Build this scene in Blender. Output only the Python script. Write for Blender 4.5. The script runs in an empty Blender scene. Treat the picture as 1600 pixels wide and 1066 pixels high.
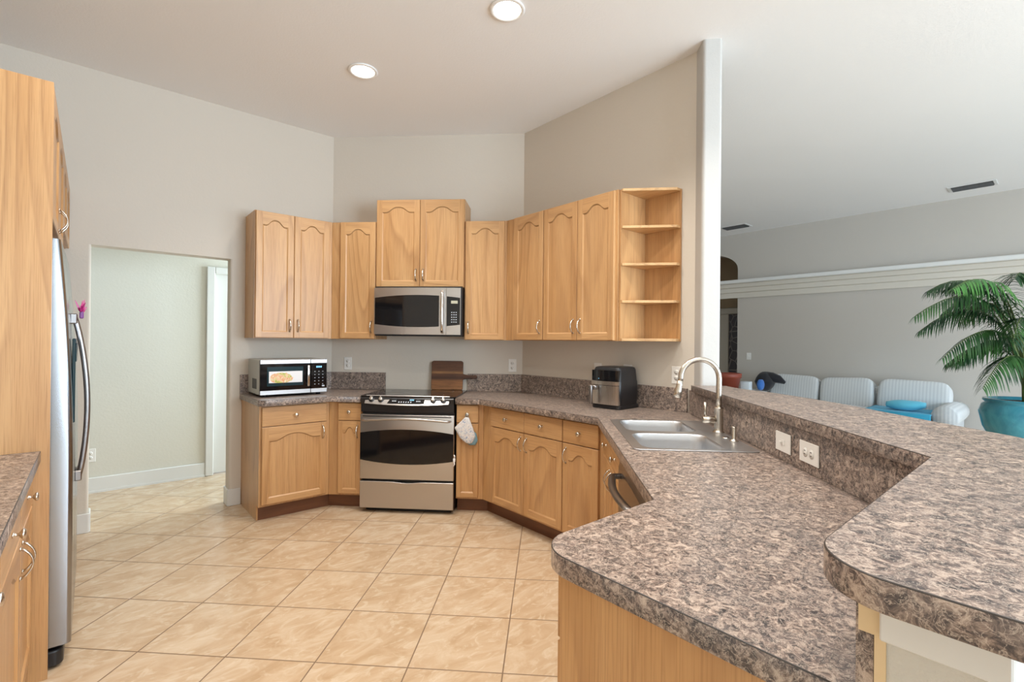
import bpy, bmesh, math, random
from mathutils import Vector, Matrix
random.seed(7)
PI = math.pi
R2 = 2 ** -.5
S = bpy.context.scene
C = S.collection
# ------------------------------------------------------------------ camera
F_PX, YAW, PITCH, ROLL, H = 758.2, math.radians(49.152), .0019046, .009456, 1.363
def cam_matrix():
    fw = Vector((math.cos(YAW), math.sin(YAW), 0)); rt = Vector((math.sin(YAW), -math.cos(YAW), 0)); up = Vector((0, 0, 1))
    cp, sp, c, s = math.cos(PITCH), math.sin(PITCH), math.cos(ROLL), math.sin(ROLL)
    dn = -up
    x1, y1, z1 = rt, dn * cp + fw * sp, fw * cp - dn * sp
    X = x1 * c - y1 * s; Y = x1 * s + y1 * c
    m = Matrix((X, -Y, -z1)).transposed().to_4x4()
    m.translation = (0, 0, H)
    return m
cd = bpy.data.cameras.new('camera'); cam = bpy.data.objects.new('camera', cd); C.objects.link(cam)
cam.matrix_world = cam_matrix(); cd.sensor_width = 36; cd.lens = F_PX / 1600 * 36; cd.clip_start = .02
S.camera = cam
# ------------------------------------------------------------------ world, exposure, daylight
w = bpy.data.worlds.new('world'); S.world = w; w.use_nodes = True
w.node_tree.nodes['Background'].inputs[0].default_value = (.80, .91, 1, 1)
w.node_tree.nodes['Background'].inputs[1].default_value = 1.0
S.view_settings.view_transform = 'Standard'; S.view_settings.look = 'None'
S.view_settings.gamma = 1; S.view_settings.use_curve_mapping = False
S.view_settings.exposure = .07
S.cycles.use_denoising = True; S.cycles.max_bounces = 8; S.cycles.diffuse_bounces = 5
S.cycles.sample_clamp_indirect = 6
CEIL = 3.25
def area(name, loc, target, sx, sy, power, col, spread=180):
    l = bpy.data.lights.new(name, 'AREA'); l.shape = 'RECTANGLE'; l.size = sx; l.size_y = sy; l.energy = power; l.color = col
    l.spread = math.radians(spread)
    o = bpy.data.objects.new(name, l); C.objects.link(o); o.location = loc
    d = Vector(target) - Vector(loc); o.rotation_euler = d.to_track_quat('-Z', 'Y').to_euler()
    return o
DAY = (.70, .86, 1)
# daylight through the glass doors of the back of the house (behind the camera)
area('window_light', (2.3, -4.35, 1.45), (2.3, 0, 1.6), 2.5, 2.5, 330, DAY)
area('window_light', (6.0, -4.35, 1.45), (6.0, 0, 1.6), 3.6, 2.5, 165, DAY)
# window over the breakfast corner, facing the peninsula
area('window_light', (-.70, -2.3, 1.6), (2.5, .6, 1.4), 1.8, 1.7, 10, (.86, .94, 1))
# daylight in the side hall
area('window_light', (2.6, 5.1, 1.7), (0, 5.3, 1.5), .8, 1.7, 72, (.74, .90, 1))

# ------------------------------------------------------------------ mesh helpers
class MB:
    """collects shapes in one bmesh; material slot index per face"""
    def __init__(s): s.bm = bmesh.new()
    def add(s, tmp, m=0, smooth=False, mtx=None):
        if mtx is not None: bmesh.ops.transform(tmp, matrix=mtx, verts=tmp.verts)
        vm = {}
        for v in tmp.verts: vm[v] = s.bm.verts.new(v.co)
        for f in tmp.faces:
            try:
                nf = s.bm.faces.new([vm[v] for v in f.verts]); nf.material_index = m if m >= 0 else f.material_index; nf.smooth = smooth
            except ValueError: pass
        tmp.free(); return s
    def box(s, x0, x1, y0, y1, z0, z1, m=0, b=0, seg=1, mtx=None):
        t = bmesh.new(); bmesh.ops.create_cube(t, size=1)
        bmesh.ops.transform(t, matrix=Matrix.Translation(((x0+x1)/2, (y0+y1)/2, (z0+z1)/2)) @ Matrix.Diagonal((abs(x1-x0), abs(y1-y0), abs(z1-z0), 1)), verts=t.verts)
        if b: bmesh.ops.bevel(t, geom=t.edges[:], offset=b, segments=seg, affect='EDGES', profile=.5)
        return s.add(t, m, smooth=seg > 1, mtx=mtx)
    def prism(s, poly, z0, z1, m=0, b=0, seg=1, axis='z', mtx=None, smooth=False):
        t = bmesh.new()
        def P(p, z):
            return (p[0], p[1], z) if axis == 'z' else ((p[0], z, p[1]) if axis == 'y' else (z, p[0], p[1]))
        lo = [t.verts.new(P(p, z0)) for p in poly]; hi = [t.verts.new(P(p, z1)) for p in poly]
        n = len(poly)
        t.faces.new(lo[::-1]); t.faces.new(hi)
        for i in range(n): t.faces.new((lo[i], lo[(i+1) % n], hi[(i+1) % n], hi[i]))
        bmesh.ops.recalc_face_normals(t, faces=t.faces[:])
        if b:
            es = [e for e in t.edges if e.verts[0] in lo and e.verts[1] in lo or e.verts[0] in hi and e.verts[1] in hi]
            bmesh.ops.bevel(t, geom=es, offset=b, segments=seg, affect='EDGES', profile=.5)
        return s.add(t, m, smooth=smooth, mtx=mtx)
    def rings(s, rings, m=0, smooth=True, cap0=True, cap1=True, closed=True, mtx=None):
        t = bmesh.new(); R = [[t.verts.new(p) for p in r] for r in rings]
        for a, b in zip(R, R[1:]):
            n = len(a)
            for i in range(n if closed else n-1): t.faces.new((a[i], a[(i+1) % n], b[(i+1) % n], b[i]))
        if cap0: t.faces.new(R[0][::-1])
        if cap1: t.faces.new(R[-1])
        bmesh.ops.recalc_face_normals(t, faces=t.faces[:])
        return s.add(t, m, smooth=smooth, mtx=mtx)
    def lathe(s, prof, seg=24, m=0, c=(0, 0, 0), axis='z', smooth=True, mtx=None, cap=True):
        rs = []
        for r, h in prof:
            ring = []
            for i in range(seg):
                a = 2*PI*i/seg; x, y = max(r, 1e-5)*math.cos(a), max(r, 1e-5)*math.sin(a)
                p = (x, y, h) if axis == 'z' else ((x, -h, y) if axis == '-y' else (h, x, y))
                ring.append((p[0]+c[0], p[1]+c[1], p[2]+c[2]))
            rs.append(ring)
        return s.rings(rs, m, smooth, cap0=cap, cap1=cap, mtx=mtx)
    def tube(s, pts, r, seg=10, m=0, flat=None, mtx=None, smooth=True):
        pts = [Vector(p) for p in pts]; rs = []; n = len(pts)
        prev = None
        for i, p in enumerate(pts):
            d = (pts[min(i+1, n-1)] - pts[max(i-1, 0)]).normalized()
            if prev is None:
                ref = Vector((0, 0, 1)) if abs(d.z) < .9 else Vector((1, 0, 0))
                a = d.cross(ref).normalized()
            else:
                a = (prev - d*prev.dot(d)).normalized()
            prev = a; b = d.cross(a)
            rr = r[i] if isinstance(r, (list, tuple)) else r
            rs.append([tuple(p + a*rr*math.cos(2*PI*k/seg)*(flat[0] if flat else 1) + b*rr*math.sin(2*PI*k/seg)*(flat[1] if flat else 1)) for k in range(seg)])
        return s.rings(rs, m, smooth, mtx=mtx)
    def pillow(s, c, w, d, h, m=0, e=.35, n=18, mtx=None, e2=None):
        """superellipsoid cushion: w x d x h, e = squareness"""
        t = bmesh.new(); e2 = e2 or e
        sg = lambda v, p: math.copysign(abs(v)**p, v)
        R = []
        for j in range(n+1):
            ph = -PI/2 + PI*j/n; ring = []
            for i in range(2*n):
                th = 2*PI*i/(2*n)
                ring.append((c[0]+w/2*sg(math.cos(ph), e2)*sg(math.cos(th), e), c[1]+d/2*sg(math.cos(ph), e2)*sg(math.sin(th), e), c[2]+h/2*sg(math.sin(ph), e2*2)))
            R.append(ring)
        t.free()
        return s.rings(R, m, True, mtx=mtx)
    def build(s, name, mats, parent=None, loc=None, rot=None, auto=None):
        me = bpy.data.meshes.new(name); bmesh.ops.remove_doubles(s.bm, verts=s.bm.verts, dist=1e-6)
        bmesh.ops.recalc_face_normals(s.bm, faces=s.bm.faces[:])
        s.bm.to_mesh(me); s.bm.free()
        for m in (mats if isinstance(mats, (list, tuple)) else [mats]): me.materials.append(M[m])
        if auto:
            me.set_sharp_from_angle(angle=math.radians(auto))
        o = bpy.data.objects.new(name, me); C.objects.link(o)
        if parent: o.parent = parent
        if loc: o.location = loc
        if rot: o.rotation_euler = rot
        return o
def thing(name, label, cat, loc=(0, 0, 0), rz=0, group=None):
    o = bpy.data.objects.new(name, None); C.objects.link(o); o.location = loc; o.rotation_euler = (0, 0, rz)
    o.empty_display_size = .05
    return tag(o, label, cat, group)
def tag(o, label, cat=None, group=None, kind=None):
    o['label'] = label
    if cat: o['category'] = cat
    if group: o['group'] = group
    if kind: o['kind'] = kind
    return o
def struct(o, label=None):
    o['kind'] = 'structure'
    if label: o['label'] = label
    return o
def copy_tree(o, parent=None):
    c = o.copy(); C.objects.link(c); c.parent = parent
    for ch in o.children: copy_tree(ch, c)
    return c
def ND(n, d): return ((n+d)*R2, (n-d)*R2)
def rounded(pts, rad, seg=8):
    """round polygon corners; rad = list of radii"""
    out = []; n = len(pts)
    for i, p in enumerate(pts):
        r = rad[i] if isinstance(rad, (list, tuple)) else rad
        P = Vector(p).to_2d() if len(p) > 2 else Vector(p)
        if not r: out.append(tuple(P)); continue
        A = (Vector(pts[i-1])-P).normalized(); B = (Vector(pts[(i+1) % n])-P).normalized()
        ang = A.angle(B); t = r/math.tan(ang/2); c = P + (A+B).normalized()*(r/math.sin(ang/2))
        a0 = P + A*t - c; a1 = P + B*t - c
        th0 = math.atan2(a0.y, a0.x); th1 = math.atan2(a1.y, a1.x)
        dth = (th1-th0+PI) % (2*PI) - PI
        for k in range(seg+1):
            th = th0 + dth*k/seg; out.append((c.x+r*math.cos(th), c.y+r*math.sin(th)))
    return out
def slab(name, loops, z0, z1, mat, bev=.002, parent=None):
    """flat slab with holes: 2D filled curve, extruded, turned into a mesh"""
    cu = bpy.data.curves.new(name, 'CURVE'); cu.dimensions = '2D'; cu.fill_mode = 'BOTH'
    cu.extrude = (z1-z0)/2 - bev; cu.bevel_depth = bev; cu.bevel_resolution = 1; cu.offset = -bev
    for lp in loops:
        sp = cu.splines.new('POLY'); sp.points.add(len(lp)-1); sp.use_cyclic_u = True
        for q, p in zip(sp.points, lp): q.co = (p[0], p[1], 0, 1)
    tmp = bpy.data.objects.new(name, cu); C.objects.link(tmp)
    dg = bpy.context.evaluated_depsgraph_get(); me = bpy.data.meshes.new_from_object(tmp.evaluated_get(dg))
    bpy.data.objects.remove(tmp); me.transform(Matrix.Translation((0, 0, (z0+z1)/2)))
    me.materials.clear(); me.materials.append(M[mat]); me.name = name
    if mat == 'laminate':
        me.materials.append(M['laminate_seam'])
        for p in me.polygons:
            p.material_index = 1 if (p.normal.z > .12 and p.normal.z < .97 and p.area < .02) else 0
    else:
        for p in me.polygons: p.material_index = 0
    o = bpy.data.objects.new(name, me); C.objects.link(o); o.parent = parent
    return o
# ------------------------------------------------------------------ materials
M = {}
def mat(name, col=(.5, .5, .5), rough=.5, metal=0, **k):
    m = bpy.data.materials.new(name); m.use_nodes = True; M[name] = m
    b = m.node_tree.nodes['Principled BSDF']
    b.inputs['Base Color'].default_value = (*col, 1); b.inputs['Roughness'].default_value = rough; b.inputs['Metallic'].default_value = metal
    for a, v in k.items(): b.inputs[a.replace('_', ' ')].default_value = v
    return m, m.node_tree, b
def nd(t, typ, **k):
    n = t.nodes.new(typ)
    for a, v in k.items():
        if a.startswith('i_'): n.inputs[int(a[2:]) if a[2:].isdigit() else a[2:].replace('_', ' ')].default_value = v
        else: setattr(n, a, v)
    return n
def ramp(t, stops, src, interp='LINEAR'):
    r = nd(t, 'ShaderNodeValToRGB'); r.color_ramp.interpolation = interp
    e = r.color_ramp.elements
    while len(e) < len(stops): e.new(.5)
    for q, (p, c) in zip(e, stops): q.position = p; q.color = (*c, 1) if len(c) == 3 else c
    t.links.new(src, r.inputs[0]); return r.outputs[0]
def mixc(t, a, b, f, mode='MIX'):
    n = nd(t, 'ShaderNodeMix', data_type='RGBA', blend_type=mode)
    for s, v in ((n.inputs[6], a), (n.inputs[7], b), (n.inputs[0], f)):
        if isinstance(v, (int, float)): s.default_value = v
        elif isinstance(v, tuple): s.default_value = (*v, 1)
        else: t.links.new(v, s)
    return n.outputs[2]
def mth(t, op, a, b=None):
    n = nd(t, 'ShaderNodeMath', operation=op)
    for s, v in zip(n.inputs, (a, b)):
        if v is None: continue
        if isinstance(v, (int, float)): s.default_value = v
        else: t.links.new(v, s)
    return n.outputs[0]
def bump(t, b, h, st=.2, dist=.002):
    n = nd(t, 'ShaderNodeBump'); n.inputs['Strength'].default_value = st; n.inputs['Distance'].default_value = dist
    t.links.new(h, n.inputs['Height']); t.links.new(n.outputs[0], b.inputs['Normal'])
def noise(t, vec, scale, detail=3, rough=.5, dist=0):
    n = nd(t, 'ShaderNodeTexNoise'); n.inputs['Scale'].default_value = scale; n.inputs['Detail'].default_value = detail
    n.inputs['Roughness'].default_value = rough; n.inputs['Distortion'].default_value = dist
    if vec is not None: t.links.new(vec, n.inputs['Vector'])
    return n.outputs['Fac']
def objvec(t, scale=(1, 1, 1), rnd=True, rot=(0, 0, 0)):
    tc = nd(t, 'ShaderNodeTexCoord'); mp = nd(t, 'ShaderNodeMapping'); mp.inputs['Scale'].default_value = scale; mp.inputs['Rotation'].default_value = rot
    src = tc.outputs['Object']
    if rnd:
        oi = nd(t, 'ShaderNodeObjectInfo'); v = nd(t, 'ShaderNodeVectorMath', operation='SCALE'); v.inputs[0].default_value = (7.3, 5.1, 9.7)
        t.links.new(oi.outputs['Random'], v.inputs['Scale']); a = nd(t, 'ShaderNodeVectorMath', operation='ADD')
        t.links.new(src, a.inputs[0]); t.links.new(v.outputs[0], a.inputs[1]); src = a.outputs[0]
    t.links.new(src, mp.inputs['Vector']); return mp.outputs[0]
def oak(name, grain, light, mid, dark, rough=.38, fine=.42, fig=.44):
    m, t, b = mat(name, mid, rough)
    g = {'x': (.10, 1, 1), 'z': (1, 1, .10)}[grain]
    v = objvec(t, g)
    n1 = noise(t, v, 5.5, 4, .6, .4)
    c = ramp(t, [(.30, mid), (.70, light)], n1)
    n0 = noise(t, v, 2.6, 1.5, .45, .25)
    fr = mth(t, 'FRACT', mth(t, 'MULTIPLY', n0, 15))
    ring = ramp(t, [(0, (0, 0, 0)), (.55, (.25, .25, .25)), (.86, (1, 1, 1)), (1, (0, 0, 0))], fr)
    n3 = noise(t, v, 9, 2)
    ring = mth(t, 'MULTIPLY', ring, ramp(t, [(.35, (.25, .25, .25)), (.65, (1, 1, 1))], n3))
    c = mixc(t, c, dark, mth(t, 'MULTIPLY', ring, fig))
    fs = {'x': (5, 300, 300), 'z': (300, 300, 5)}[grain]
    n2 = noise(t, objvec(t, fs), 1, 3, .6)
    pore = ramp(t, [(.48, (0, 0, 0)), (.70, (1, 1, 1))], n2)
    c = mixc(t, c, dark, mth(t, 'MULTIPLY', pore, fine))
    t.links.new(c, b.inputs['Base Color'])
    bump(t, b, n2, .12, .0006)
    b.inputs['Coat Weight'].default_value = .15; b.inputs['Coat Roughness'].default_value = .25
    return m
OL, OM, OD = (.61, .365, .170), (.51, .275, .110), (.24, .10, .035)
oak('oak', 'z', OL, OM, OD); oak('oak_rail', 'x', OL, OM, OD)
oak('oak_groove', 'x', tuple(x*.72 for x in OL), tuple(x*.68 for x in OM), OD); oak('oak_kick', 'x', (.22, .085, .035), (.15, .055, .022), (.06, .02, .01), .5)  # oak_groove: darker stain with shade painted in, top arch slopes only
oak('oak_shelf', 'x', (.70, .45, .22), (.60, .36, .16), OD)
mat('groove', (.20, .10, .04), .7)
def laminate(name, sc=1.0, k=1.0):
    m, t, b = mat(name, (.2, .15, .12), .33)
    v = objvec(t, (1, 1, 1), False)
    n0 = noise(t, v, 9*sc, 4, .6, 1.0)
    n1 = noise(t, v, 34*sc, 6, .72, 1.2)
    n2 = noise(t, v, 60*sc, 4, .65, 1.0)
    K = lambda c: tuple(x*k for x in c)
    c = ramp(t, [(.37, K((.030, .024, .025))), (.45, K((.125, .092, .080))), (.53, K((.31, .228, .188))), (.61, K((.57, .45, .37)))], n1)
    bl = ramp(t, [(.38, (0, 0, 0)), (.62, (1, 1, 1))], n0)
    c = mixc(t, c, K((.11, .095, .098)), mth(t, 'MULTIPLY', bl, .40))
    vein = ramp(t, [(.470, (0, 0, 0)), (.497, (1, 1, 1)), (.503, (1, 1, 1)), (.530, (0, 0, 0))], n2)
    c = mixc(t, c, K((.74, .62, .52)), mth(t, 'MULTIPLY', vein, .6))
    t.links.new(c, b.inputs['Base Color'])
    b.inputs['Specular IOR Level'].default_value = .5
laminate('laminate', 1.35, .86); mat('laminate_seam', (.045, .036, .032), .4)
def wall(name, col, sc=55, st=.25):
    m, t, b = mat(name, col, .85)
    v = objvec(t, (1, 1, 1), False)
    n = noise(t, v, sc, 4, .6); n2 = noise(t, v, 1.3, 2)
    t.links.new(mixc(t, tuple(x*.97 for x in col), col, n2), b.inputs['Base Color'])
    bump(t, b, n, st, .004)
    return m
WALL = (.66, .60, .52)
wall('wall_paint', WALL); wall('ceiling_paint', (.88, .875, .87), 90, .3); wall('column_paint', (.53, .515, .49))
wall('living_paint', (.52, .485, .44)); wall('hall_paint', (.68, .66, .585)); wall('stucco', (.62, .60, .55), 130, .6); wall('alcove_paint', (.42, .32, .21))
mat('white_trim', (.72, .72, .70), .4); mat('cream_trim', (.62, .58, .51), .5); mat('wall_edge_tan', (.72, .55, .33), .6)
def tile():
    m, t, b = mat('floor_tile', (.6, .45, .3), .22)
    tc = nd(t, 'ShaderNodeTexCoord'); sp = nd(t, 'ShaderNodeSeparateXYZ'); t.links.new(tc.outputs['Object'], sp.inputs[0])
    T = .3985
    n = mth(t, 'DIVIDE', mth(t, 'SUBTRACT', mth(t, 'MULTIPLY', mth(t, 'ADD', sp.outputs[0], sp.outputs[1]), R2), 1.99-20*T), T)
    d = mth(t, 'DIVIDE', mth(t, 'SUBTRACT', mth(t, 'MULTIPLY', mth(t, 'SUBTRACT', sp.outputs[0], sp.outputs[1]), R2), -.170-20*T), T)
    fn, fd = mth(t, 'FRACT', n), mth(t, 'FRACT', d)
    e = mth(t, 'MINIMUM', mth(t, 'MINIMUM', fn, mth(t, 'SUBTRACT', 1, fn)), mth(t, 'MINIMUM', fd, mth(t, 'SUBTRACT', 1, fd)))
    cb = nd(t, 'ShaderNodeCombineXYZ'); t.links.new(mth(t, 'FLOOR', n), cb.inputs[0]); t.links.new(mth(t, 'FLOOR', d), cb.inputs[1])
    wn = nd(t, 'ShaderNodeTexWhiteNoise'); t.links.new(cb.outputs[0], wn.inputs[0])
    ad = nd(t, 'ShaderNodeVectorMath', operation='MULTIPLY_ADD'); t.links.new(wn.outputs['Color'], ad.inputs[0]); ad.inputs[1].default_value = (9, 9, 9); t.links.new(tc.outputs['Object'], ad.inputs[2])
    mp = nd(t, 'ShaderNodeMapping'); t.links.new(ad.outputs[0], mp.inputs[0]); mp.inputs['Scale'].default_value = (1, 1.9, 1); mp.inputs['Rotation'].default_value = (0, 0, .5)
    n1 = noise(t, mp.outputs[0], 3.2, 5, .6, 1.8); n2 = noise(t, mp.outputs[0], 7, 4, .6, 2.2)
    c = ramp(t, [(.30, (.485, .335, .20)), (.50, (.56, .41, .27)), (.70, (.63, .50, .36))], n1)
    c = mixc(t, c, (.72, .62, .48), mth(t, 'MULTIPLY', ramp(t, [(.52, (0, 0, 0)), (.66, (1, 1, 1))], n2), .45))
    g = mth(t, 'LESS_THAN', e, .0045/T/2*1.25)
    c = mixc(t, c, (.21, .135, .08), g)
    t.links.new(c, b.inputs['Base Color'])
    t.links.new(mth(t, 'ADD', mth(t, 'MULTIPLY', g, .5), .24), b.inputs['Roughness'])
    bump(t, b, mth(t, 'MINIMUM', e, .012), .6, .15)
tile()
def steel(name, col=(.60, .57, .54), r=.28, axis='x'):
    m, t, b = mat(name, col, r, 1)
    sc = {'x': (3, 200, 400), 'z': (400, 200, 3)}[axis]
    n = noise(t, objvec(t, sc), 1, 2)
    t.links.new(mth(t, 'ADD', mth(t, 'MULTIPLY', n, .05), r-.025), b.inputs['Roughness'])
steel('steel', (.56, .54, .525), .34); steel('steel_v', axis='z'); steel('fridge_steel', (.34, .35, .37), .2, 'z'); steel('nickel', (.63, .58, .51), .26, 'z'); mat('sink_steel', (.60, .61, .63), .36, 1)
mat('chrome', (.75, .74, .72), .12, 1); mat('dark_steel', (.30, .28, .27), .3, 1)
mat('black_glass', (.006, .006, .007), .06); mat('black', (.012, .012, .014), .35); mat('black_matte', (.02, .02, .022), .6); mat('smoked_glass', (.012, .035, .045), .1)
mat('grey_side', (.42, .40, .36), .45, .3)
mat('plate', (.82, .80, .76), .4); mat('slot', (.05, .045, .04), .6)
mat('glyph', (.55, .60, .66), .5); mat('burner_ring', (.035, .035, .037), .3)
def emis(name, col, st):
    m, t, b = mat(name, col, .5); b.inputs['Emission Color'].default_value = (*col, 1); b.inputs['Emission Strength'].default_value = st
emis('lamp_glow', (1, .96, .88), 12); emis('display_glow', (.25, .65, 1), .4); emis('lcd', (.42, .40, .30), .15)
mat('lamp_trim', (.85, .84, .82), .4); mat('vent_white', (.72, .72, .71), .5); mat('vent_dark', (.05, .05, .05), .7); mat('vent_slat', (.20, .20, .20), .5)
def label_mat():
    m, t, b = mat('food_label', (.8, .8, .8), .4)
    v = objvec(t, (1, 1, 1), False); sp = nd(t, 'ShaderNodeSeparateXYZ'); t.links.new(v, sp.inputs[0])
    n = noise(t, v, 26, 3, .5, 1)
    c = ramp(t, [(.30, (.20, .30, .04)), (.42, (.55, .50, .10)), (.5, (.80, .62, .38)), (.58, (.75, .30, .12)), (.68, (.85, .80, .55))], n)
    dx = mth(t, 'MULTIPLY', mth(t, 'SUBTRACT', sp.outputs[0], -.035), 1/.085); dz = mth(t, 'MULTIPLY', mth(t, 'ADD', sp.outputs[2], .008), 1/.045)
    inside = mth(t, 'LESS_THAN', mth(t, 'ADD', mth(t, 'MULTIPLY', dx, dx), mth(t, 'MULTIPLY', dz, dz)), mth(t, 'ADD', .45, n))
    t.links.new(mixc(t, (.80, .79, .80), c, inside), b.inputs['Base Color'])
label_mat()
def board_mat():
    m, t, b = mat('walnut_board', (.15, .06, .03), .45)
    v = objvec(t, (2, 1, 1), False); sp = nd(t, 'ShaderNodeSeparateXYZ'); tc = nd(t, 'ShaderNodeTexCoord'); t.links.new(tc.outputs['Object'], sp.inputs[0])
    c = ramp(t, [(0, (.30, .13, .045)), (.30, (.27, .11, .04)), (.40, (.05, .018, .010)), (.54, (.12, .045, .02)), (.60, (.33, .16, .06)), (.66, (.14, .055, .025)), (1, (.11, .04, .02))], mth(t, 'MULTIPLY', sp.outputs[2], 1/.26))
    n = noise(t, objvec(t, (8, 20, 90), False), 1, 4, .6, .6)
    t.links.new(mixc(t, c, (.04, .015, .008), mth(t, 'MULTIPLY', ramp(t, [(.4, (0, 0, 0)), (.7, (1, 1, 1))], n), .5)), b.inputs['Base Color'])
board_mat()
def mitt_mat():
    m, t, b = mat('mitt_cloth', (.6, .6, .6), .9)
    n = noise(t, objvec(t, (1, 1, 1), False), 60, 4, .7, 1.5)
    t.links.new(ramp(t, [(.36, (.16, .24, .42)), (.46, (.62, .62, .62)), (.56, (.74, .70, .66)), (.66, (.42, .30, .30))], n), b.inputs['Base Color'])
mitt_mat()
mat('mitt_trim', (.16, .27, .32), .85); mat('plastic_white', (.85, .86, .88), .35)
m_, t_, b_ = mat('pink_plastic', (.75, .05, .35), .2); b_.inputs['Transmission Weight'].default_value = .35
m_, t_, b_ = mat('purple_plastic', (.20, .06, .25), .3)
def cloth(name, col, sc=260, st=.2, stripe=None):
    m, t, b = mat(name, col, .9); b.inputs['Sheen Weight'].default_value = .2
    v = objvec(t, (1, 1, 1), False); n = noise(t, v, sc, 2)
    if stripe:
        wv = nd(t, 'ShaderNodeTexWave', bands_direction='X'); wv.inputs['Scale'].default_value = 9; t.links.new(v, wv.inputs['Vector'])
        t.links.new(mixc(t, col, stripe, wv.outputs['Fac']), b.inputs['Base Color'])
    bump(t, b, n, st, .002)
cloth('sofa_fabric', (.66, .68, .68), stripe=(.56, .58, .59)); cloth('turquoise', (.05, .42, .66)); cloth('turquoise_light', (.14, .58, .78)); cloth('black_cloth', (.010, .010, .014)); cloth('blue_bag', (.04, .16, .50))
mat('terracotta', (.27, .06, .035), .45); mat('box_white', (.62, .68, .72), .5); mat('table_dark', (.09, .05, .03), .4)
def glaze():
    m, t, b = mat('teal_glaze', (.05, .28, .36), .12); n = noise(t, objvec(t, (1, 1, .5), False), 5, 4, .6, 1)
    t.links.new(ramp(t, [(.3, (.03, .20, .29)), (.7, (.10, .40, .48))], n), b.inputs['Base Color'])
glaze()
mat('soil', (.03, .02, .015), .95)
def leaf(name, a, c):
    m, t, b = mat(name, a, .42); n = noise(t, objvec(t), 6, 2); t.links.new(ramp(t, [(.35, a), (.65, c)], n), b.inputs['Base Color'])
leaf('palm_leaf', (.010, .045, .016), (.045, .13, .030)); leaf('palm_light', (.05, .19, .04), (.11, .30, .06)); mat('palm_stem', (.09, .13, .03), .5)
def leaded():
    m, t, b = mat('leaded_glass', (.02, .01, .01), .3)
    vo = nd(t, 'ShaderNodeTexVoronoi', feature='DISTANCE_TO_EDGE'); vo.inputs['Scale'].default_value = 8; t.links.new(objvec(t, (1, 1, .7), False), vo.inputs['Vector'])
    t.links.new(mixc(t, (.022, .008, .008), (.16, .13, .11), mth(t, 'LESS_THAN', vo.outputs['Distance'], .05)), b.inputs['Base Color'])
leaded()
# ------------------------------------------------------------------ the setting
def quadwall(name, p0, p1, z0, z1, mat_, th=.12, side=1):
    """upright wall slab from p0 to p1 (plan), thickness grows to the given side"""
    a, b = Vector(p0), Vector(p1); d = (b-a).normalized(); n = Vector((-d.y, d.x))*th*side
    mb = MB(); mb.prism([a, b, b+n, a+n], z0, z1); return struct(mb.build(name, mat_))
XF, YL, XR, NB = -.79, 4.51, 2.94, 4.38
mb = MB(); mb.box(-6, 10.5, -6, 8, -.05, 0); struct(mb.build('floor', 'floor_tile'))
mb = MB(); mb.box(-3, 10.5, -5, 8, CEIL, CEIL+.05); struct(mb.build('ceiling', 'ceiling_paint'))
# left wall with its doorway (bullnosed jambs)
mb = MB()
OX0, OX1, OZ = -.012, .85, 2.02
c0 = (1.684, YL)
for poly in ([(XF-.1, YL), (OX0, YL), (OX0, YL+.13), (XF-.1, YL+.13)], [(OX1, YL), c0, (1.735, YL+.13), (OX1, YL+.13)]):
    mb.prism(rounded(poly, [0, .018, .018, 0] if poly[0][0] < 0 else [.018, 0, 0, .018], 5), 0, OZ)
mb.prism([(XF-.1, YL), c0, (1.735, YL+.13), (XF-.1, YL+.13)], OZ, CEIL)
struct(mb.build('wall_left', 'wall_paint'))
mb = MB(); mb.prism([c0, (XR, 3.254), (XR+.09, 3.34), (1.77, YL+.09)], 0, CEIL); struct(mb.build('wall_back', 'wall_paint'))
# right wall and the square end stub of the bar wall
mb = MB(); mb.prism([(XR, 3.254), (XR, 1.58), (XR+.12, 1.58), (XR+.12, 3.3)], 0, CEIL); struct(mb.build('wall_right', 'wall_paint'))
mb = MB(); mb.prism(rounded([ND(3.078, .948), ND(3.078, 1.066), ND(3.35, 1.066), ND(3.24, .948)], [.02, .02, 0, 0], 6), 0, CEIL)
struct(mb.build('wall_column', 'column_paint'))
quadwall('wall_kitchen', (XF, -5), (XF, YL+.05), 0, CEIL, 'wall_paint', .1, 1)
# hall behind the doorway
mb = MB(); mb.box(-1.6, .92, 5.64, 5.74, 0, CEIL); mb.box(.92, 3, 5.64, 5.74, 2.02, CEIL); mb.box(1.80, 3, 5.64, 5.74, 0, 2.02); struct(mb.build('wall_hall', 'hall_paint'))
quadwall('wall_hall_end', (-1.6, 4.6), (-1.6, 5.74), 0, CEIL, 'hall_paint', .1, 1)
quadwall('wall_hall_right', (3.0, 3.5), (3.0, 5.74), 0, CEIL, 'hall_paint', .1, -1)
mb = MB(); mb.box(.92, 1.80, 5.665, 5.70, .012, 2.02, 0, .002)
for z0, z1 in ((.25, .95), (1.1, 1.85)): mb.box(1.06, 1.66, 5.657, 5.666, z0, z1, 0, .004)
struct(mb.build('door_1', 'white_trim'))
mb = MB(); mb.box(.855, .925, 5.615, 5.64, 0, 2.085, 0, .006); mb.box(1.795, 1.865, 5.615, 5.64, 0, 2.085, 0, .006); mb.box(.9251, 1.7949, 5.615, 5.64, 2.02, 2.085, 0, .006)
struct(mb.build('trim_1', 'white_trim'))
mb = MB(); mb.box(-1.6, .854, 5.622, 5.64, 0, .135, 0, .005); mb.box(-1.6, .854, 5.617, 5.6225, 0, .018); struct(mb.build('baseboard_hall', 'white_trim'))
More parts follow.
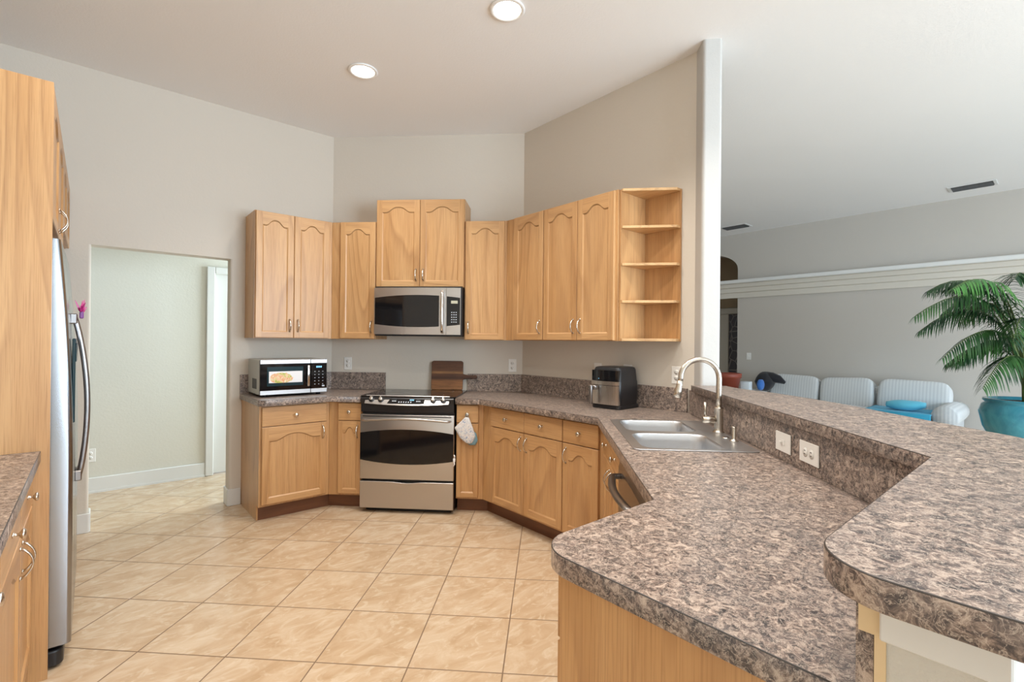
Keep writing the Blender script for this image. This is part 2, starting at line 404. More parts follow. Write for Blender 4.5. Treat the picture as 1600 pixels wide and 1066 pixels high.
# baseboards wrapping the doorway jambs
mb = MB(); mb.prism(rounded([(OX0+.012, YL-.013), (OX0+.012, YL+.143), (OX0-.1, YL+.143), (OX0-.1, YL+.1305), (OX0-.0005, YL+.1305), (OX0-.0005, YL-.0005), (XF+.62, YL-.0005), (XF+.62, YL-.013)], [.02, .02, 0, 0, 0, 0, 0, 0], 5), 0, .135, b=.003)
struct(mb.build('baseboard_left', 'white_trim'))
mb = MB(); mb.prism(rounded([(OX1-.012, YL-.013), (.935, YL-.013), (.935, YL-.0005), (OX1+.0005, YL-.0005), (OX1+.0005, YL+.1305), (OX1+.1, YL+.1305), (OX1+.1, YL+.143), (OX1-.012, YL+.143)], [.02, 0, 0, 0, 0, 0, 0, .02], 5), 0, .135, b=.003)
struct(mb.build('baseboard_right', 'white_trim'))
# living room wall, arched doorway, stepped ledge
XL = 8.36
AY = 3.765
mb = MB(); mb.box(XL, XL+.35, -5, AY, 0, CEIL)
arch = [(AY, 2.655)] + [(AY + .62 - .62*math.cos(a), 2.655 + .30*math.sin(a)) for a in [PI/2*i/8 for i in range(1, 9)]] + [(AY+.62+.62*math.sin(a), 2.655 + .30*math.cos(a)) for a in [PI/2*i/8 for i in range(1, 9)]]
poly = arch + [(7, 2.655), (7, CEIL), (AY, CEIL)]
mb.prism(poly, XL, XL+.35, axis='x')
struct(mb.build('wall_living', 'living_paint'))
quadwall('wall_living_far', (3.05, 7.0), (XL+2, 7.0), 0, CEIL, 'living_paint', .1, 1)
mb = MB(); mb.box(XL+1.35, XL+1.45, 2.5, 7, 0, CEIL); mb.box(XL+.35, XL+1.35, 2.4, 2.5, 0, CEIL); struct(mb.build('wall_alcove', 'alcove_paint'))
def alongwall(name, prof, y0, y1, m):
    mb = MB(); mb.prism(prof, y0, y1, axis='y'); return struct(mb.build(name, m))
prof = [(XL, 2.15), (XL-.03, 2.15), (XL-.03, 2.235), (XL-.055, 2.245), (XL-.055, 2.315), (XL-.085, 2.325), (XL-.085, 2.385), (XL-.12, 2.39), (XL, 2.39)]
alongwall('trim_2', prof, -5, 5.2, 'cream_trim')
alongwall('trim_3', [(XL, 2.39), (XL-.14, 2.39), (XL-.15, 2.40), (XL-.15, 2.44), (XL-.14, 2.45), (XL, 2.45)], -5, 5.2, 'white_trim')
# doorway seen below the ledge: frame and leaded glass side light
mb = MB(); mb.box(XL+1.25, XL+1.33, 2.7, 6, 1.96, 2.08, 0, .01); mb.box(XL+1.25, XL+1.33, 4.505, 4.68, 0, 1.959, 0, .01)
mb.box(XL+1.25, XL+1.33, 4.36, 4.504, 0, .35, 0, .01); struct(mb.build('door_2', 'cream_trim'))
mb = MB(); mb.box(XL+1.27, XL+1.30, 3.90, 4.503, .36, 1.955); struct(mb.build('window_1', 'leaded_glass'))
mb = MB(); mb.box(XL+1.29, XL+1.32, 4.69, 5.6, .02, 1.955); struct(mb.build('door_3', 'grey_side'))
# back of the house, behind the camera, with wide glass doors
mb = MB()
mb.box(XF-.1, 1.05, -4.6, -4.5, 0, CEIL); mb.box(3.55, 4.15, -4.6, -4.5, 0, CEIL); mb.box(7.85, XL+.35, -4.6, -4.5, 0, CEIL); mb.box(1.05, 3.55, -4.6, -4.5, 2.75, CEIL); mb.box(4.15, 7.85, -4.6, -4.5, 2.75, CEIL)
struct(mb.build('wall_rear', 'wall_paint'))
for i, (a, b) in enumerate(((1.05, 3.55), (4.15, 7.85))):
    mb = MB()
    for x in (a, (a+b)/2-.03, b-.06): mb.box(x, x+.06, -4.58, -4.52, .01, 2.75)
    mb.box(a+.061, b-.061, -4.575, -4.525, 2.69, 2.75); mb.box(a+.061, b-.061, -4.575, -4.525, .01, .07)
    struct(mb.build('window_%d' % (i+2), 'white_trim'))
# half wall under the bar
hw = [ND(3.077, .936), ND(3.077, 1.06), (1.06/R2 + .065, .065), (1.06/R2+.04, .04), (.76, .04), (.76, .164), (.936/R2+.164, .164)]
mb = MB(); mb.prism(hw, 0, 1.064); struct(mb.build('wall_bar', 'stucco'))
mb = MB(); mb.box(.742, .7595, -.035, .039, 0, 1.0, 0, .002); mb.box(.742, .7595, .0395, .156, .996, 1.063, 0, .002); struct(mb.build('trim_4', 'white_trim'))
mb = MB(); mb.box(.756, .7598, .152, .164, 0, .995); mb.box(.752, .7598, .1565, .180, .996, 1.063); struct(mb.build('trim_5', 'wall_edge_tan'))

# ------------------------------------------------------------------ ceiling fixtures
def can(u, v, first=[]):
    if not first:
        t = thing('ceiling_light', '', 'light', group='recessed ceiling lights')
        mb = MB(); mb.lathe([(.078, -.001), (.098, -.001), (.100, -.006), (.096, -.010), (.080, -.010), (.077, -.003)], 40); mb.build('trim_ring', 'lamp_trim', t)
        mb = MB(); mb.lathe([(.076, -.0015), (.076, -.006), (.05, -.008), (.001, -.009)], 40); mb.build('bulb', 'lamp_glow', t)
        first.append(t); o = t
    else: o = copy_tree(first[0])
    o.location = (u, v, CEIL)
    l = bpy.data.lights.new('lamp', 'SPOT'); l.energy = 72; l.color = (1, .94, .86); l.spot_size = math.radians(125); l.spot_blend = .7; l.shadow_soft_size = .07
    lo = bpy.data.objects.new('lamp', l); C.objects.link(lo); lo.location = (u, v, CEIL-.03)
    return o
o = can(1.415, 3.255); o['label'] = 'round recessed ceiling light farther from the camera, above the range'
o = can(1.764, 2.108); o['label'] = 'round recessed ceiling light at the top edge, nearer the camera'
for u, v, lb in ((2.10, .96, 'added recessed ceiling light, out of view, over the sink end of the bar'), (.30, 2.35, 'added recessed ceiling light, out of view, over the aisle by the refrigerator'), (.65, 1.20, 'added recessed ceiling light, out of view, over the peninsula end'), (1.05, .05, 'added recessed ceiling light, out of view, over the raised bar corner')):  # extra unseen cans, added to brighten the counter tops from above
    o = can(u, v); o['label'] = lb
for k, (u, v, L, label) in enumerate(((7.81, .785, .36, 'white slatted ceiling vent at the right, above the palm'), (7.81, 3.56, .36, 'white slatted ceiling vent just right of the white column'))):
    t = thing('ceiling_vent', label, 'vent', (u, v, CEIL), 0, 'ceiling vents in the living room')
    mb = MB(); W = .10
    for a in ((-W-.03, -W, -L/2-.03, L/2+.03), (W, W+.03, -L/2-.03, L/2+.03), (-W, W, -L/2-.03, -L/2), (-W, W, L/2, L/2+.03)): mb.box(a[0], a[1], a[2], a[3], -.008, -.001, 0, .002)
    mb.build('frame', 'vent_white', t)
    mb = MB(); mb.box(-W, W, -L/2, L/2, -.003, -.001); mb.build('duct', 'vent_dark', t)
    for i in range(5):
        x = -W+.02+i*.04; mb = MB(); mb.box(-.002, .002, -L/2+.002, L/2-.002, -.014, .014, mtx=Matrix.Translation((x, 0, -.012)) @ Matrix.Rotation(.9, 4, 'Y')); mb.build('slat', 'vent_slat', t)

# ------------------------------------------------------------------ cabinets
def arc_z(t, A):
    t = abs(t)
    return A*.5*(1+math.cos(PI*(t/.80)**1.35)) if t < .80 else 0
def door_mesh(w, h, arched=True, A=.045, sw=.056, t=.02, groove=.007):
    """overlay door: x 0..w, z 0..h, back at y=0, face at y=-t; vertical grain slot 0, horizontal grain slot 1"""
    mb = MB(); bm = mb.bm
    if w < .28: sw = .045
    ch = .003
    top = h - sw - (A+.012 if arched else 0)
    n = 24 if arched else 1
    xs = [sw + (w-2*sw)*i/n for i in range(n+1)]
    zt = [top + (arc_z((x-w/2)/((w-2*sw)/2), A) if arched else 0) for x in xs]
    P = [(xs[0], sw)] + [(xs[-1], sw)] + [(x, z) for x, z in zip(xs[::-1], zt[::-1])]      # inner contour (panel edge)
    o = .009
    Q = [(sw-o, sw-o), (w-sw+o, sw-o)] + [(x if 0 < i < n else (w-sw+o if i == 0 else sw-o), z+o) for i, (x, z) in enumerate(zip(xs[::-1], zt[::-1]))]
    def V(p, y): return bm.verts.new((p[0], y, p[1]))
    def Fc(vs, m, sm=False):
        f = bm.faces.new(vs); f.material_index = m; f.smooth = sm
    vP = [V(p, -t+groove) for p in P]; vQ = [V(p, -t) for p in Q]; N = len(P)
    Fc(vP, 0)
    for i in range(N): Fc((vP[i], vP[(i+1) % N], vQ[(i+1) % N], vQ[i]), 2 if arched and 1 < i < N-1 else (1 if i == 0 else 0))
    # outer ring
    oc = [(ch, ch), (w-ch, ch), (w-ch, h-ch), (ch, h-ch)]
    vo = [V(p, -t) for p in oc]
    xl, xr = sw-o, w-sw+o
    vb = [V((xl, ch), -t), V((xr, ch), -t)]; vt = [V((q[0], h-ch), -t) for q in Q[2:]]
    Fc((vb[0], vb[1], vQ[1], vQ[0]), 1)
    for i in range(len(vt)-1): Fc((vQ[2+i], vQ[3+i] if 3+i < N else vQ[0], vt[i+1], vt[i]), 1)
    Fc((vo[0], vb[0], vQ[0], vQ[N-1], vt[-1], vo[3]), 0)
    Fc((vb[1], vo[1], vo[2], vt[0], vQ[2], vQ[1]), 0)
    e1 = [V(p, -t+ch) for p in ((0, 0), (w, 0), (w, h), (0, h))]; e2 = [V(p, 0) for p in ((0, 0), (w, 0), (w, h), (0, h))]
    # outer chamfer strips
    bl = [vo[0], vb[0], vb[1], vo[1]]
    Fc(bl + [e1[1], e1[0]], 1); Fc([vo[1], vo[2], e1[2], e1[1]], 0); Fc([vo[2]] + vt + [vo[3], e1[3], e1[2]], 1); Fc([vo[3], vo[0], e1[0], e1[3]], 0)
    for i in range(4): Fc((e1[i], e1[(i+1) % 4], e2[(i+1) % 4], e2[i]), 0)
    Fc(e2[::-1], 0)
    return mb
DC = {}
def door(parent, x0, x1, z0, z1, handle=None, arched=True, hz=None, name='door', y=0):
    g = .0018; w, h = x1-x0-2*g, z1-z0
    key = (round(w, 3), round(h, 3), arched)
    if key in DC:
        d = bpy.data.objects.new(name, DC[key]); C.objects.link(d); d.parent = parent
    else:
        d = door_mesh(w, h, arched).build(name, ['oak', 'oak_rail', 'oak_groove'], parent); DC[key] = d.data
    d.location = (x0+g, y, z0)
    if handle:
        hx = .030 if handle == 'l' else w-.030
        pull(d, hx, -.02, hz if hz is not None else .10)
    return d
PM = []
def pull(parent, x, y, z):
    if not PM:
        mb = MB(); L = .048; pts = []
        for i in range(13):
            a = -1+2*i/12; pts.append((0, -.006-.026*math.cos(a*PI/2)**.8 if abs(a) < 1 else -.004, a*L))
        mb.tube(pts, [.0052-.0014*math.cos((-1+2*i/12)*PI/2) for i in range(13)], 8, flat=(1.25, .8))
        for s in (-1, 1): mb.lathe([(.007, 0), (.007, .003), (.004, .006)], 12, c=(0, 0, s*L), axis='-y')
        o = mb.build('handle', 'nickel', parent); PM.append(o.data)
    else: o = bpy.data.objects.new('handle', PM[0]); C.objects.link(o); o.parent = parent
    o.location = (x, y, z); return o
KM = []
def knob(parent, x, y, z):
    if not KM:
        mb = MB(); mb.lathe([(.008, 0), (.008, .003), (.005, .005), (.0045, .014), (.009, .017), (.0145, .021), (.0155, .0245), (.013, .028), (.007, .030), (.0005, .0305)], 20, axis='-y')
        o = mb.build('knob', 'nickel', parent); KM.append(o.data)
    else: o = bpy.data.objects.new('knob', KM[0]); C.objects.link(o); o.parent = parent
    o.location = (x, y, z); return o
def drawer(parent, x0, x1, z0, z1, kn=True, name='drawer', y=0):
    g = .0018; w, h = x1-x0-2*g, z1-z0
    mb = MB(); mb.box(0, w, -.02, 0, 0, h, 0, .003)
    d = mb.build(name, 'oak_rail', parent, (x0+g, y, z0))
    if kn: knob(d, w/2, -.02, h/2)
    return d
def body(parent, poly, z0, z1, m='oak', name='cabinet_body'):
    """carcass prism from a footprint in world plan coordinates"""
    inv = parent.matrix_basis.inverted()
    q = [inv @ Vector((p[0], p[1], 0)) for p in poly]
    mb = MB(); mb.prism([(v.x, v.y) for v in q], z0-parent.location.z, z1-parent.location.z, 0)
    return mb.build(name, m, parent)
def rootm(name, label, loc, rz, group=None, cat='cabinet'):
    t = thing(name, label, cat, loc, rz, group); t.matrix_basis = Matrix.Translation(loc) @ Matrix.Rotation(rz, 4, 'Z'); return t
GU, GB = 'oak wall cabinets', 'oak base cabinets'
UZ0, UZ1 = 1.376, 2.385
e = .0015
# upper, left wall: face x 0.96..1.535, carcass V=4.21
t = rootm('wall_cabinet', 'pale oak two-door wall cabinet on the left wall above the countertop microwave', (.958, 4.212, UZ0), 0, GU)
body(t, [(.958, 4.212), (1.5665, 4.212), (1.680, YL-e), (.958, YL-e)], UZ0, UZ1)
door(t, .004, .293, .004, 1.005, 'r'); door(t, .293, .582, .004, 1.005, 'l')
# upper, chamfer left (one door)
NC = 4.08
t = rootm('wall_cabinet', 'narrow one-door oak wall cabinet left of the over-range microwave', (*ND(NC, -1.862), UZ0), -PI/4, GU)
body(t, [(1.568, 4.212), ND(NC, -1.475), ND(NB-e, -1.475), (1.6835, YL-.003)], UZ0, UZ1)
door(t, .075, .386, .004, 1.005, 'r')
# above microwave
t = rootm('wall_cabinet', 'taller-set two-door oak wall cabinet directly above the over-range microwave', (*ND(NC, -1.472), 1.822), -PI/4, GU)
body(t, [ND(NC, -1.472), ND(NC, -.706), ND(NB-e, -.706), ND(NB-e, -1.472)], 1.822, 2.572)
door(t, .004, .383, .004, .746, 'r'); door(t, .383, .762, .004, .746, 'l')
# chamfer right
t = rootm('wall_cabinet', 'narrow one-door oak wall cabinet right of the over-range microwave', (*ND(NC, -.703), UZ0), -PI/4, GU)
body(t, [ND(NC, -.703), (2.64, NC/R2-2.64), (XR-.004, 3.2525), ND(NB-e, -.703)], UZ0, UZ1)
door(t, .006, .338, .004, 1.005, 'l')
# right wall uppers : x local = -V
XU = 2.64
t = rootm('wall_cabinet', 'one-door oak wall cabinet on the right wall, next to the corner', (XU, 3.05, UZ0), -PI/2, GU)
body(t, [(XU+.0005, NC/R2-2.642), (XU+.0005, 2.675), (XR-e, 2.675), (XR-e, 3.2505)], UZ0, UZ1)
door(t, .03, .374, .004, 1.005, 'r')
t = rootm('wall_cabinet', 'two-door oak wall cabinet on the right wall, beside the open shelves', (XU, 2.6735, UZ0), -PI/2, GU)
body(t, [(XU, 2.6735), (XU, 1.985), (XR-e, 1.985), (XR-e, 2.6735)], UZ0, UZ1)
door(t, .002, .346, .004, 1.005, 'r'); door(t, .346, .672, .004, 1.005, 'l')
# open corner shelf
t = rootm('corner_shelf', 'open angled oak end shelf unit with four compartments on the right wall', (XU, 1.9835, UZ0), -PI/2, None, 'shelf')
mb = MB(); mb.box(0, .016, .012, XR-XU-.002, 0, 1.008, 0, .001); mb.build('side_panel', 'oak', t)
mb = MB(); mb.box(.0165, .29, XR-XU-.014, XR-XU-.002, 0, 1.008, 0, .001); mb.build('back_panel', 'oak', t)
for i, z in enumerate((0, .255, .51, .765, .993)):
    if i in (1, 2, 3): z = (0, .253, .5, .748)[i]
    mb = MB(); mb.prism([(.0165, .012), (.03, .008), (.285, XR-XU-.055), (.285, XR-XU-.0145), (.0165, XR-XU-.0145)], z, z+(.017 if 0 < i < 4 else .018), b=.0015)
    mb.build('shelf', 'oak_shelf', t)
# ---- base cabinets
BZ0, BZ1 = .114, .868
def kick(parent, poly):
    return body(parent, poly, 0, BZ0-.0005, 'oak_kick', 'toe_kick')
t = rootm('base_cabinet', 'oak base cabinet with one wide drawer and door below the countertop microwave', (.94, 3.945, 0), 0, GB)
body(t, [(.9525, 3.945), (1.4565, 3.945), (1.6815, YL-e), (.9525, YL-e)], BZ0, BZ1)
kick(t, [(.9525, 4.012), (1.4845, 4.012), (1.6815, YL-e), (.9525, YL-e)])
mb = MB(); mb.prism([(0, BZ0), (0, BZ1), (.5635, BZ1), (.5635, 0), (.066, 0), (.066, BZ0)], 0, .012, axis='x'); mb.build('side_panel', 'oak', t)
drawer(t, .014, .493, .714, .858); door(t, .014, .493, .130, .708, 'r', hz=.50)
t = rootm('base_cabinet', 'narrow oak base cabinet with drawer and door left of the range', (*ND(3.82, -1.759), 0), -PI/4, GB)
body(t, [(1.458, 3.944), ND(3.82, -1.482), ND(NB-e, -1.482), (1.6835, YL-.003)], BZ0, BZ1)
kick(t, [(1.486, 4.015), ND(3.89, -1.482), ND(NB-e, -1.482), (1.6835, YL-.003)])
drawer(t, .082, .276, .720, .858); door(t, .082, .276, .130, .714, 'r', hz=.50)
t = rootm('base_cabinet', 'narrow oak base cabinet right of the range with the oven mitt on its knob', (*ND(3.82, -.714), 0), -PI/4, GB)
body(t, [ND(3.82, -.714), (2.349, 3.82/R2-2.349), (XR-.004, 3.2525), ND(NB-e, -.714)], BZ0, BZ1)
kick(t, [ND(3.89, -.714), (2.42, 3.89/R2-2.42), (XR-.004, 3.2525), ND(NB-e, -.714)])
dr = drawer(t, .002, .180, .720, .858); door(t, .002, .180, .130, .714, None)
mitt_at = t.matrix_basis @ Vector((.091, -.045, .789))
XB = 2.35
t = rootm('base_cabinet', 'oak base cabinet with two drawers over two doors on the right run', (XB, 3.05, 0), -PI/2, GB)
body(t, [(XB, 3.82/R2-2.3505), (XB, 2.186), (XR-e, 2.186), (XR-e, 3.2505)], BZ0, BZ1)
kick(t, [(2.421, 3.89/R2-2.4225), (2.421, 2.186), (XR-e, 2.186), (XR-e, 3.2505)])
drawer(t, .110, .491, .714, .858); drawer(t, .491, .864, .714, .858)
door(t, .110, .491, .130, .708, 'r', hz=.50); door(t, .491, .864, .130, .708, 'l', hz=.50)
t = rootm('base_cabinet', 'oak base cabinet with one drawer and door in the corner beside the sink', (XB, 2.184, 0), -PI/2, GB)
body(t, [(XB, 2.184), (XB, XB-.5085), (XR-.02, 1.64), (XR-e, 2.184)], BZ0, BZ1)
kick(t, [(2.421, 2.184), (2.421, 1.80), (XR-.02, 1.64), (XR-e, 2.184)])
drawer(t, .002, .300, .714, .858); door(t, .002, .300, .130, .708, 'l', hz=.50)
# sink cabinet : local x = -N, faces -D
t = rootm('base_cabinet', 'oak sink cabinet with two false drawer fronts and two doors', (*ND(2.955, .36), 0), -3*PI/4, GB)
DK = .36
body(t, [ND(2.95, DK), ND(2.25, DK), ND(2.25, .912), ND(2.95, .912)], BZ0, .66)
body(t, [ND(2.95, DK), ND(2.25, DK), ND(2.25, DK+.02), ND(2.95, DK+.02)], .6605, BZ1, name='face_frame')
kick(t, [ND(2.95, .43), ND(2.25, .43), ND(2.25, .912), ND(2.95, .912)])
for a, b, s in ((.030, .352, 'r'), (.352, .700, 'l')):
    drawer(t, a, b, .714, .858, name='false_drawer'); door(t, a, b, .130, .708, s, hz=.50)
# dishwasher
t = rootm('dishwasher', 'built-in stainless dishwasher with a bowed bar handle beside the sink cabinet', (*ND(2.245, DK), 0), -3*PI/4, None, 'dishwasher')
mb = MB(); mb.box(.006, .600, 0, .53, .02, .72); mb.box(.006, .600, 0, .018, .7205, .864); mb.build('body', 'black', t)
mb = MB(); mb.prism([(-.03, .12), (-.032, .80), (-.022, .845), (0, .850), (0, .12)], .008, .598, axis='x', b=.003); mb.build('door', 'dark_steel', t)
mb = MB(); mb.box(.03, .576, -.012, .0, .851, .862, 0, .001); mb.build('control_strip', 'black_glass', t)
mb = MB(); hp = [(.075, -.030, .775), (.075, -.055, .775)] + [(.085+.43*i/12, -.070-.022*math.sin(PI*i/12), .775) for i in range(13)] + [(.53, -.055, .775), (.53, -.030, .775)]
mb.tube(hp, .0145, 12, flat=(1.15, .85)); mb.build('handle', 'dark_steel', t)
# filler + end cabinet at the peninsula end
t = rootm('base_cabinet', 'oak end cabinet with a plain side panel under the rounded counter end', (1.231, .722, 0), PI, GB)
body(t, [(.785, .722), (1.2305, .722), ND(1.638, DK), ND(1.638, .912), (1.476, .187), (.785, .187)], BZ0, BZ1)
kick(t, [(.785, .652), (1.26, .652), ND(1.638, .43), ND(1.638, .912), (1.476, .187), (.785, .187)])
drawer(t, .05, .452, .714, .858); door(t, .05, .452, .130, .708, 'l', hz=.50)
mb = MB(); mb.box(1.231-.784, 1.231-.768, 0, .722-.187, 0, BZ1, 0, .001); mb.build('side_panel', 'oak', t)
# left side run, against the kitchen wall: local x = +V, faces +U
t = rootm('base_cabinet', 'oak base cabinet at left edge with nickel knobs, beside the tall panel', (-.192, 2.255, 0), PI/2, GB)
body(t, [(-.192, 2.2555), (-.192, 2.667), (XF+e, 2.667), (XF+e, 2.2555)], BZ0, BZ1); kick(t, [(-.262, 2.2555), (-.262, 2.667), (XF+e, 2.667), (XF+e, 2.2555)])
drawer(t, .002, .40, .714, .858); door(t, .002, .40, .130, .708, 'l', hz=.50)
t = rootm('base_cabinet', 'oak base cabinet cut by the left edge of the photo, nearest the camera', (-.192, 1.30, 0), PI/2, GB)
body(t, [(-.192, 1.30), (-.192, 2.254), (XF+e, 2.254), (XF+e, 1.30)], BZ0, BZ1); kick(t, [(-.262, 1.30), (-.262, 2.254), (XF+e, 2.254), (XF+e, 1.30)])
drawer(t, .476, .952, .714, .858); door(t, .476, .952, .130, .708, 'r', hz=.50)
drawer(t, .002, .476, .714, .858); door(t, .002, .476, .130, .708, 'l', hz=.50)
mb = MB(); mb.box(XF+e, -.125, 2.67, 2.69, 0, 2.384, 0, .001)
tag(mb.build('refrigerator_screen', 'oak'), 'tall oak panel standing between the left counter and the refrigerator', 'panel')
t = rootm('wall_cabinet', 'oak two-door cabinet directly above the refrigerator, beside the tall panel', (-.145, 2.692, 1.84), PI/2, GU)
body(t, [(-.145, 2.692), (-.145, 3.598), (XF+e, 3.598), (XF+e, 2.692)], 1.84, 2.384)
door(t, .006, .452, .004, .54, 'r', hz=.07); door(t, .452, .902, .004, .54, 'l', hz=.07)
t = rootm('wall_cabinet', 'oak two-door cabinet beyond the refrigerator, against the left wall', (-.145, 3.60, 1.97), PI/2, GU)
body(t, [(-.145, 3.60), (-.145, YL-e), (XF+e, YL-e), (XF+e, 3.60)], 1.97, 2.384)
door(t, .004, .452, .004, .41); door(t, .452, .905, .004, .41)

# ------------------------------------------------------------------ countertops
CZ0, CZ1 = .870, .914
def splash(parent, poly, z0=CZ1+.0003, z1=1.07, b=.0015):
    mb = MB(); mb.prism(poly, z0, z1, b=b); return mb.build('backsplash', 'laminate', parent)
# left piece
t = slab('countertop', [rounded([(.925, YL-.024), (.925, 3.925), (.965, 3.885), (5.325-3.885, 3.885), ND(3.765, -1.480), ND(NB-e, -1.480), (1.6835, YL-e), (.925, YL-e)][1:], [.02, .02, 0, 0, 0, 0, 0], 4)], CZ0, CZ1, 'laminate')
tag(t, 'speckled brown laminate countertop left of the range, holding the small microwave', 'countertop')
splash(t, [(.925, YL-.021), (1.6745, YL-.021), ND(NB-.021, -1.480), ND(NB-e, -1.480), (1.683, YL-e), (.925, YL-e)])
# main piece with the sink cut-out
SN0, SN1, SD0, SD1 = 2.068, 2.872, .368, .888
tip = (.747, .787)
outer = [ND(3.765, -.715), (2.288, 3.765/R2-2.288), (2.288, 2.288-.433), (1.222, .787), tip, (.747, .186), (.916/R2+.186, .186), ND(3.20, .916), (XR-.0185, 1.606), (XR-e, 1.606), (XR-e, 3.253), ND(NB-e, -.715)]
outer = rounded(outer, [0, .01, 0, 0, .10, 0, 0, 0, 0, 0, 0, 0], 12)
hole = rounded([ND(SN0+.03, SD0+.03), ND(SN1-.03, SD0+.03), ND(SN1-.03, SD1-.09), ND(SN0+.03, SD1-.09)], .03, 4)
t = slab('countertop', [outer, hole], CZ0, CZ1, 'laminate')
tag(t, 'long speckled brown laminate countertop with the sink, ending in a rounded corner', 'countertop')
splash(t, [ND(NB-.021, -.715), (XR-.0205, NB/R2-XR-.0091), (XR-.0205, 1.640), (XR-e, 1.64), (XR-e, 3.2525), ND(NB-e, -.715)])
mb = MB(); mb.prism([(.762, .185), (.916/R2+.185, .185), ND(3.205, .916), ND(3.19, .934), (.934/R2+.166, .166), (.762, .166)], CZ1+.0003, 1.064)
mb.build('riser', 'laminate', t)
# raised bar
BZ = 1.105
barp = [ND(3.074, .89), (.89/R2+.216, .216), (.661, .216), (.661, -.23), (1.67, -.23), (2.02, .12), (2.22, .36), (2.44, .60), (2.62, .83), (2.76, 1.06), (2.845, 1.27), ND(3.074, 1.10)]
barp = rounded(barp, [0, 0, .09, .09, .05, .0, 0, 0, 0, 0, .04, 0], 12)
t = slab('bar_top', [barp], BZ-.039, BZ, 'laminate')
tag(t, 'raised speckled laminate breakfast bar top wrapping around the sink counter', 'countertop')
# left counter
t = slab('countertop', [[(-.151, 1.28), (-.151, 2.6685), (XF+e, 2.6685), (XF+e, 1.28)]], CZ0, CZ1, 'laminate')
tag(t, 'brown laminate countertop at the left edge in front of the tall panel', 'countertop')

# ------------------------------------------------------------------ sink, faucet, dispenser
t = thing('sink', 'double bowl stainless steel drop-in sink in the long countertop', 'sink', (*ND(2.47, .628), CZ1), -3*PI/4)   # local x=-N, y=+D
def rr(x0, x1, y0, y1, r, z=None, n=5):
    p = rounded([(x0, y0), (x1, y0), (x1, y1), (x0, y1)], r, n); return p if z is None else [(a, b, z) for a, b in p]
bw = [(-.372, -.032), (.032, .372)]
rim = slab('rim', [rr(-.402, .402, -.26, .26, .03)] + [rr(a, b, -.215, .135, .06) for a, b in bw], .0004, .0046, 'sink_steel', .0018, t)
for a, b in bw:
    mb = MB(); rs = [rr(a, b, -.215, .135, .06, .003)]
    for k, z in ((.004, -.006), (.008, -.03), (.014, -.11), (.024, -.150), (.045, -.168), (.09, -.173)):
        rs.append([(q[0], q[1], z) for q in rr(a+k, b-k, -.215+k, .135-k, max(.06-k*.2, .03))])
    mb.rings(rs, 0, True, cap0=False); bo = mb.build('bowl', 'sink_steel', t)
    mb = MB(); mb.lathe([(.0005, -.1722), (.03, -.1718), (.042, -.170), (.044, -.172)], 24, c=((a+b)/2, -.04, 0)); mb.build('drain', 'chrome', bo)
mb = MB(); mb.lathe([(.018, .005), (.018, .008), (.014, .010), (.0005, .0105)], 20, c=(.113, .218, 0)); mb.build('hole_cover', 'chrome', t)
# faucet at N 2.505, D .86 ; spout arcs toward -D
t = thing('faucet', 'tall brushed nickel gooseneck pull-down faucet behind the sink', 'faucet', (*ND(2.505, .862), CZ1+.0048), -3*PI/4)
mb = MB(); mb.lathe([(.028, 0), (.028, .004), (.0225, .008), (.0215, .02), (.0215, .118), (.0225, .120), (.0225, .124), (.0165, .127)], 28); mb.build('base', 'nickel', t)
RA = .094
mb = MB(); pts = [(0, 0, .12), (0, 0, .18), (0, 0, .24), (0, 0, .271)] + [(0, -RA+RA*math.cos(a), .271+RA*math.sin(a)) for a in [PI*i/14*1.0 for i in range(1, 15)]]
a = PI*.0; pts += [(0, -2*RA-.004, .245)]
mb.tube(pts, .0135, 16); mb.build('spout', 'nickel', t)
mb = MB(); hd = [(0, -2*RA-.003, .256), (0, -2*RA-.006, .235), (0, -2*RA-.012, .205), (0, -2*RA-.018, .172)]
mb.tube(hd, [.0145, .0150, .0185, .0215], 16); mb.build('spray_head', 'nickel', t)
mb = MB(); mb.tube([(0, -.015, .062), (0, -.05, .062), (0, -.078, .062)], [.017, .0175, .0175], 16)
mb.tube([(0, -.066, .075), (0, -.066, .11), (0, -.068, .150)], [.0055, .006, .0065], 10); mb.build('lever', 'nickel', t)
t = thing('soap_dispenser', 'small upright nickel pump on the sink rim right of the faucet', 'dispenser', (*ND(2.287, .856), CZ1+.0048), -3*PI/4)
mb = MB(); mb.lathe([(.019, 0), (.019, .004), (.012, .007), (.0095, .010), (.0095, .062), (.0085, .066), (.0005, .067)], 20); mb.build('pump', 'nickel', t)
mb = MB(); mb.tube([(0, 0, .060), (-.02, .0, .064), (-.042, .0, .058)], .0035, 8); mb.build('nozzle', 'nickel', t)

# ------------------------------------------------------------------ range : local x=+D, y=+N, origin at front left floor
RN = 3.79
t = thing('range', 'stainless slide-in electric range with black glass cooktop and oven window', 'range', (*ND(RN, -1.474), 0), -PI/4)
W = .752
mb = MB(); mb.box(.004, W-.004, .0, NB-RN-.03, .03, .872); mb.box(.03, W-.03, .03, .5, 0, .03); mb.build('body', 'black', t)
mb = MB(); mb.prism(rounded([(-.010+.0, -.03), (W+.010, -.03), (W+.010, .535), (-.010, .535)], [.03, .03, .005, .005], 5), .9145, .925, b=.002)
ct = mb.build('cooktop', 'black_glass', t)
for (x, y, r) in ((.20, .13, .11), (.55, .13, .085), (.20, .40, .085), (.55, .40, .115)):
    mb = MB(); mb.lathe([(r-.003, .9252), (r-.003, .9254), (r, .9254), (r, .9252)], 40, c=(x, y, 0), cap=False); mb.build('burner', 'burner_ring', ct)
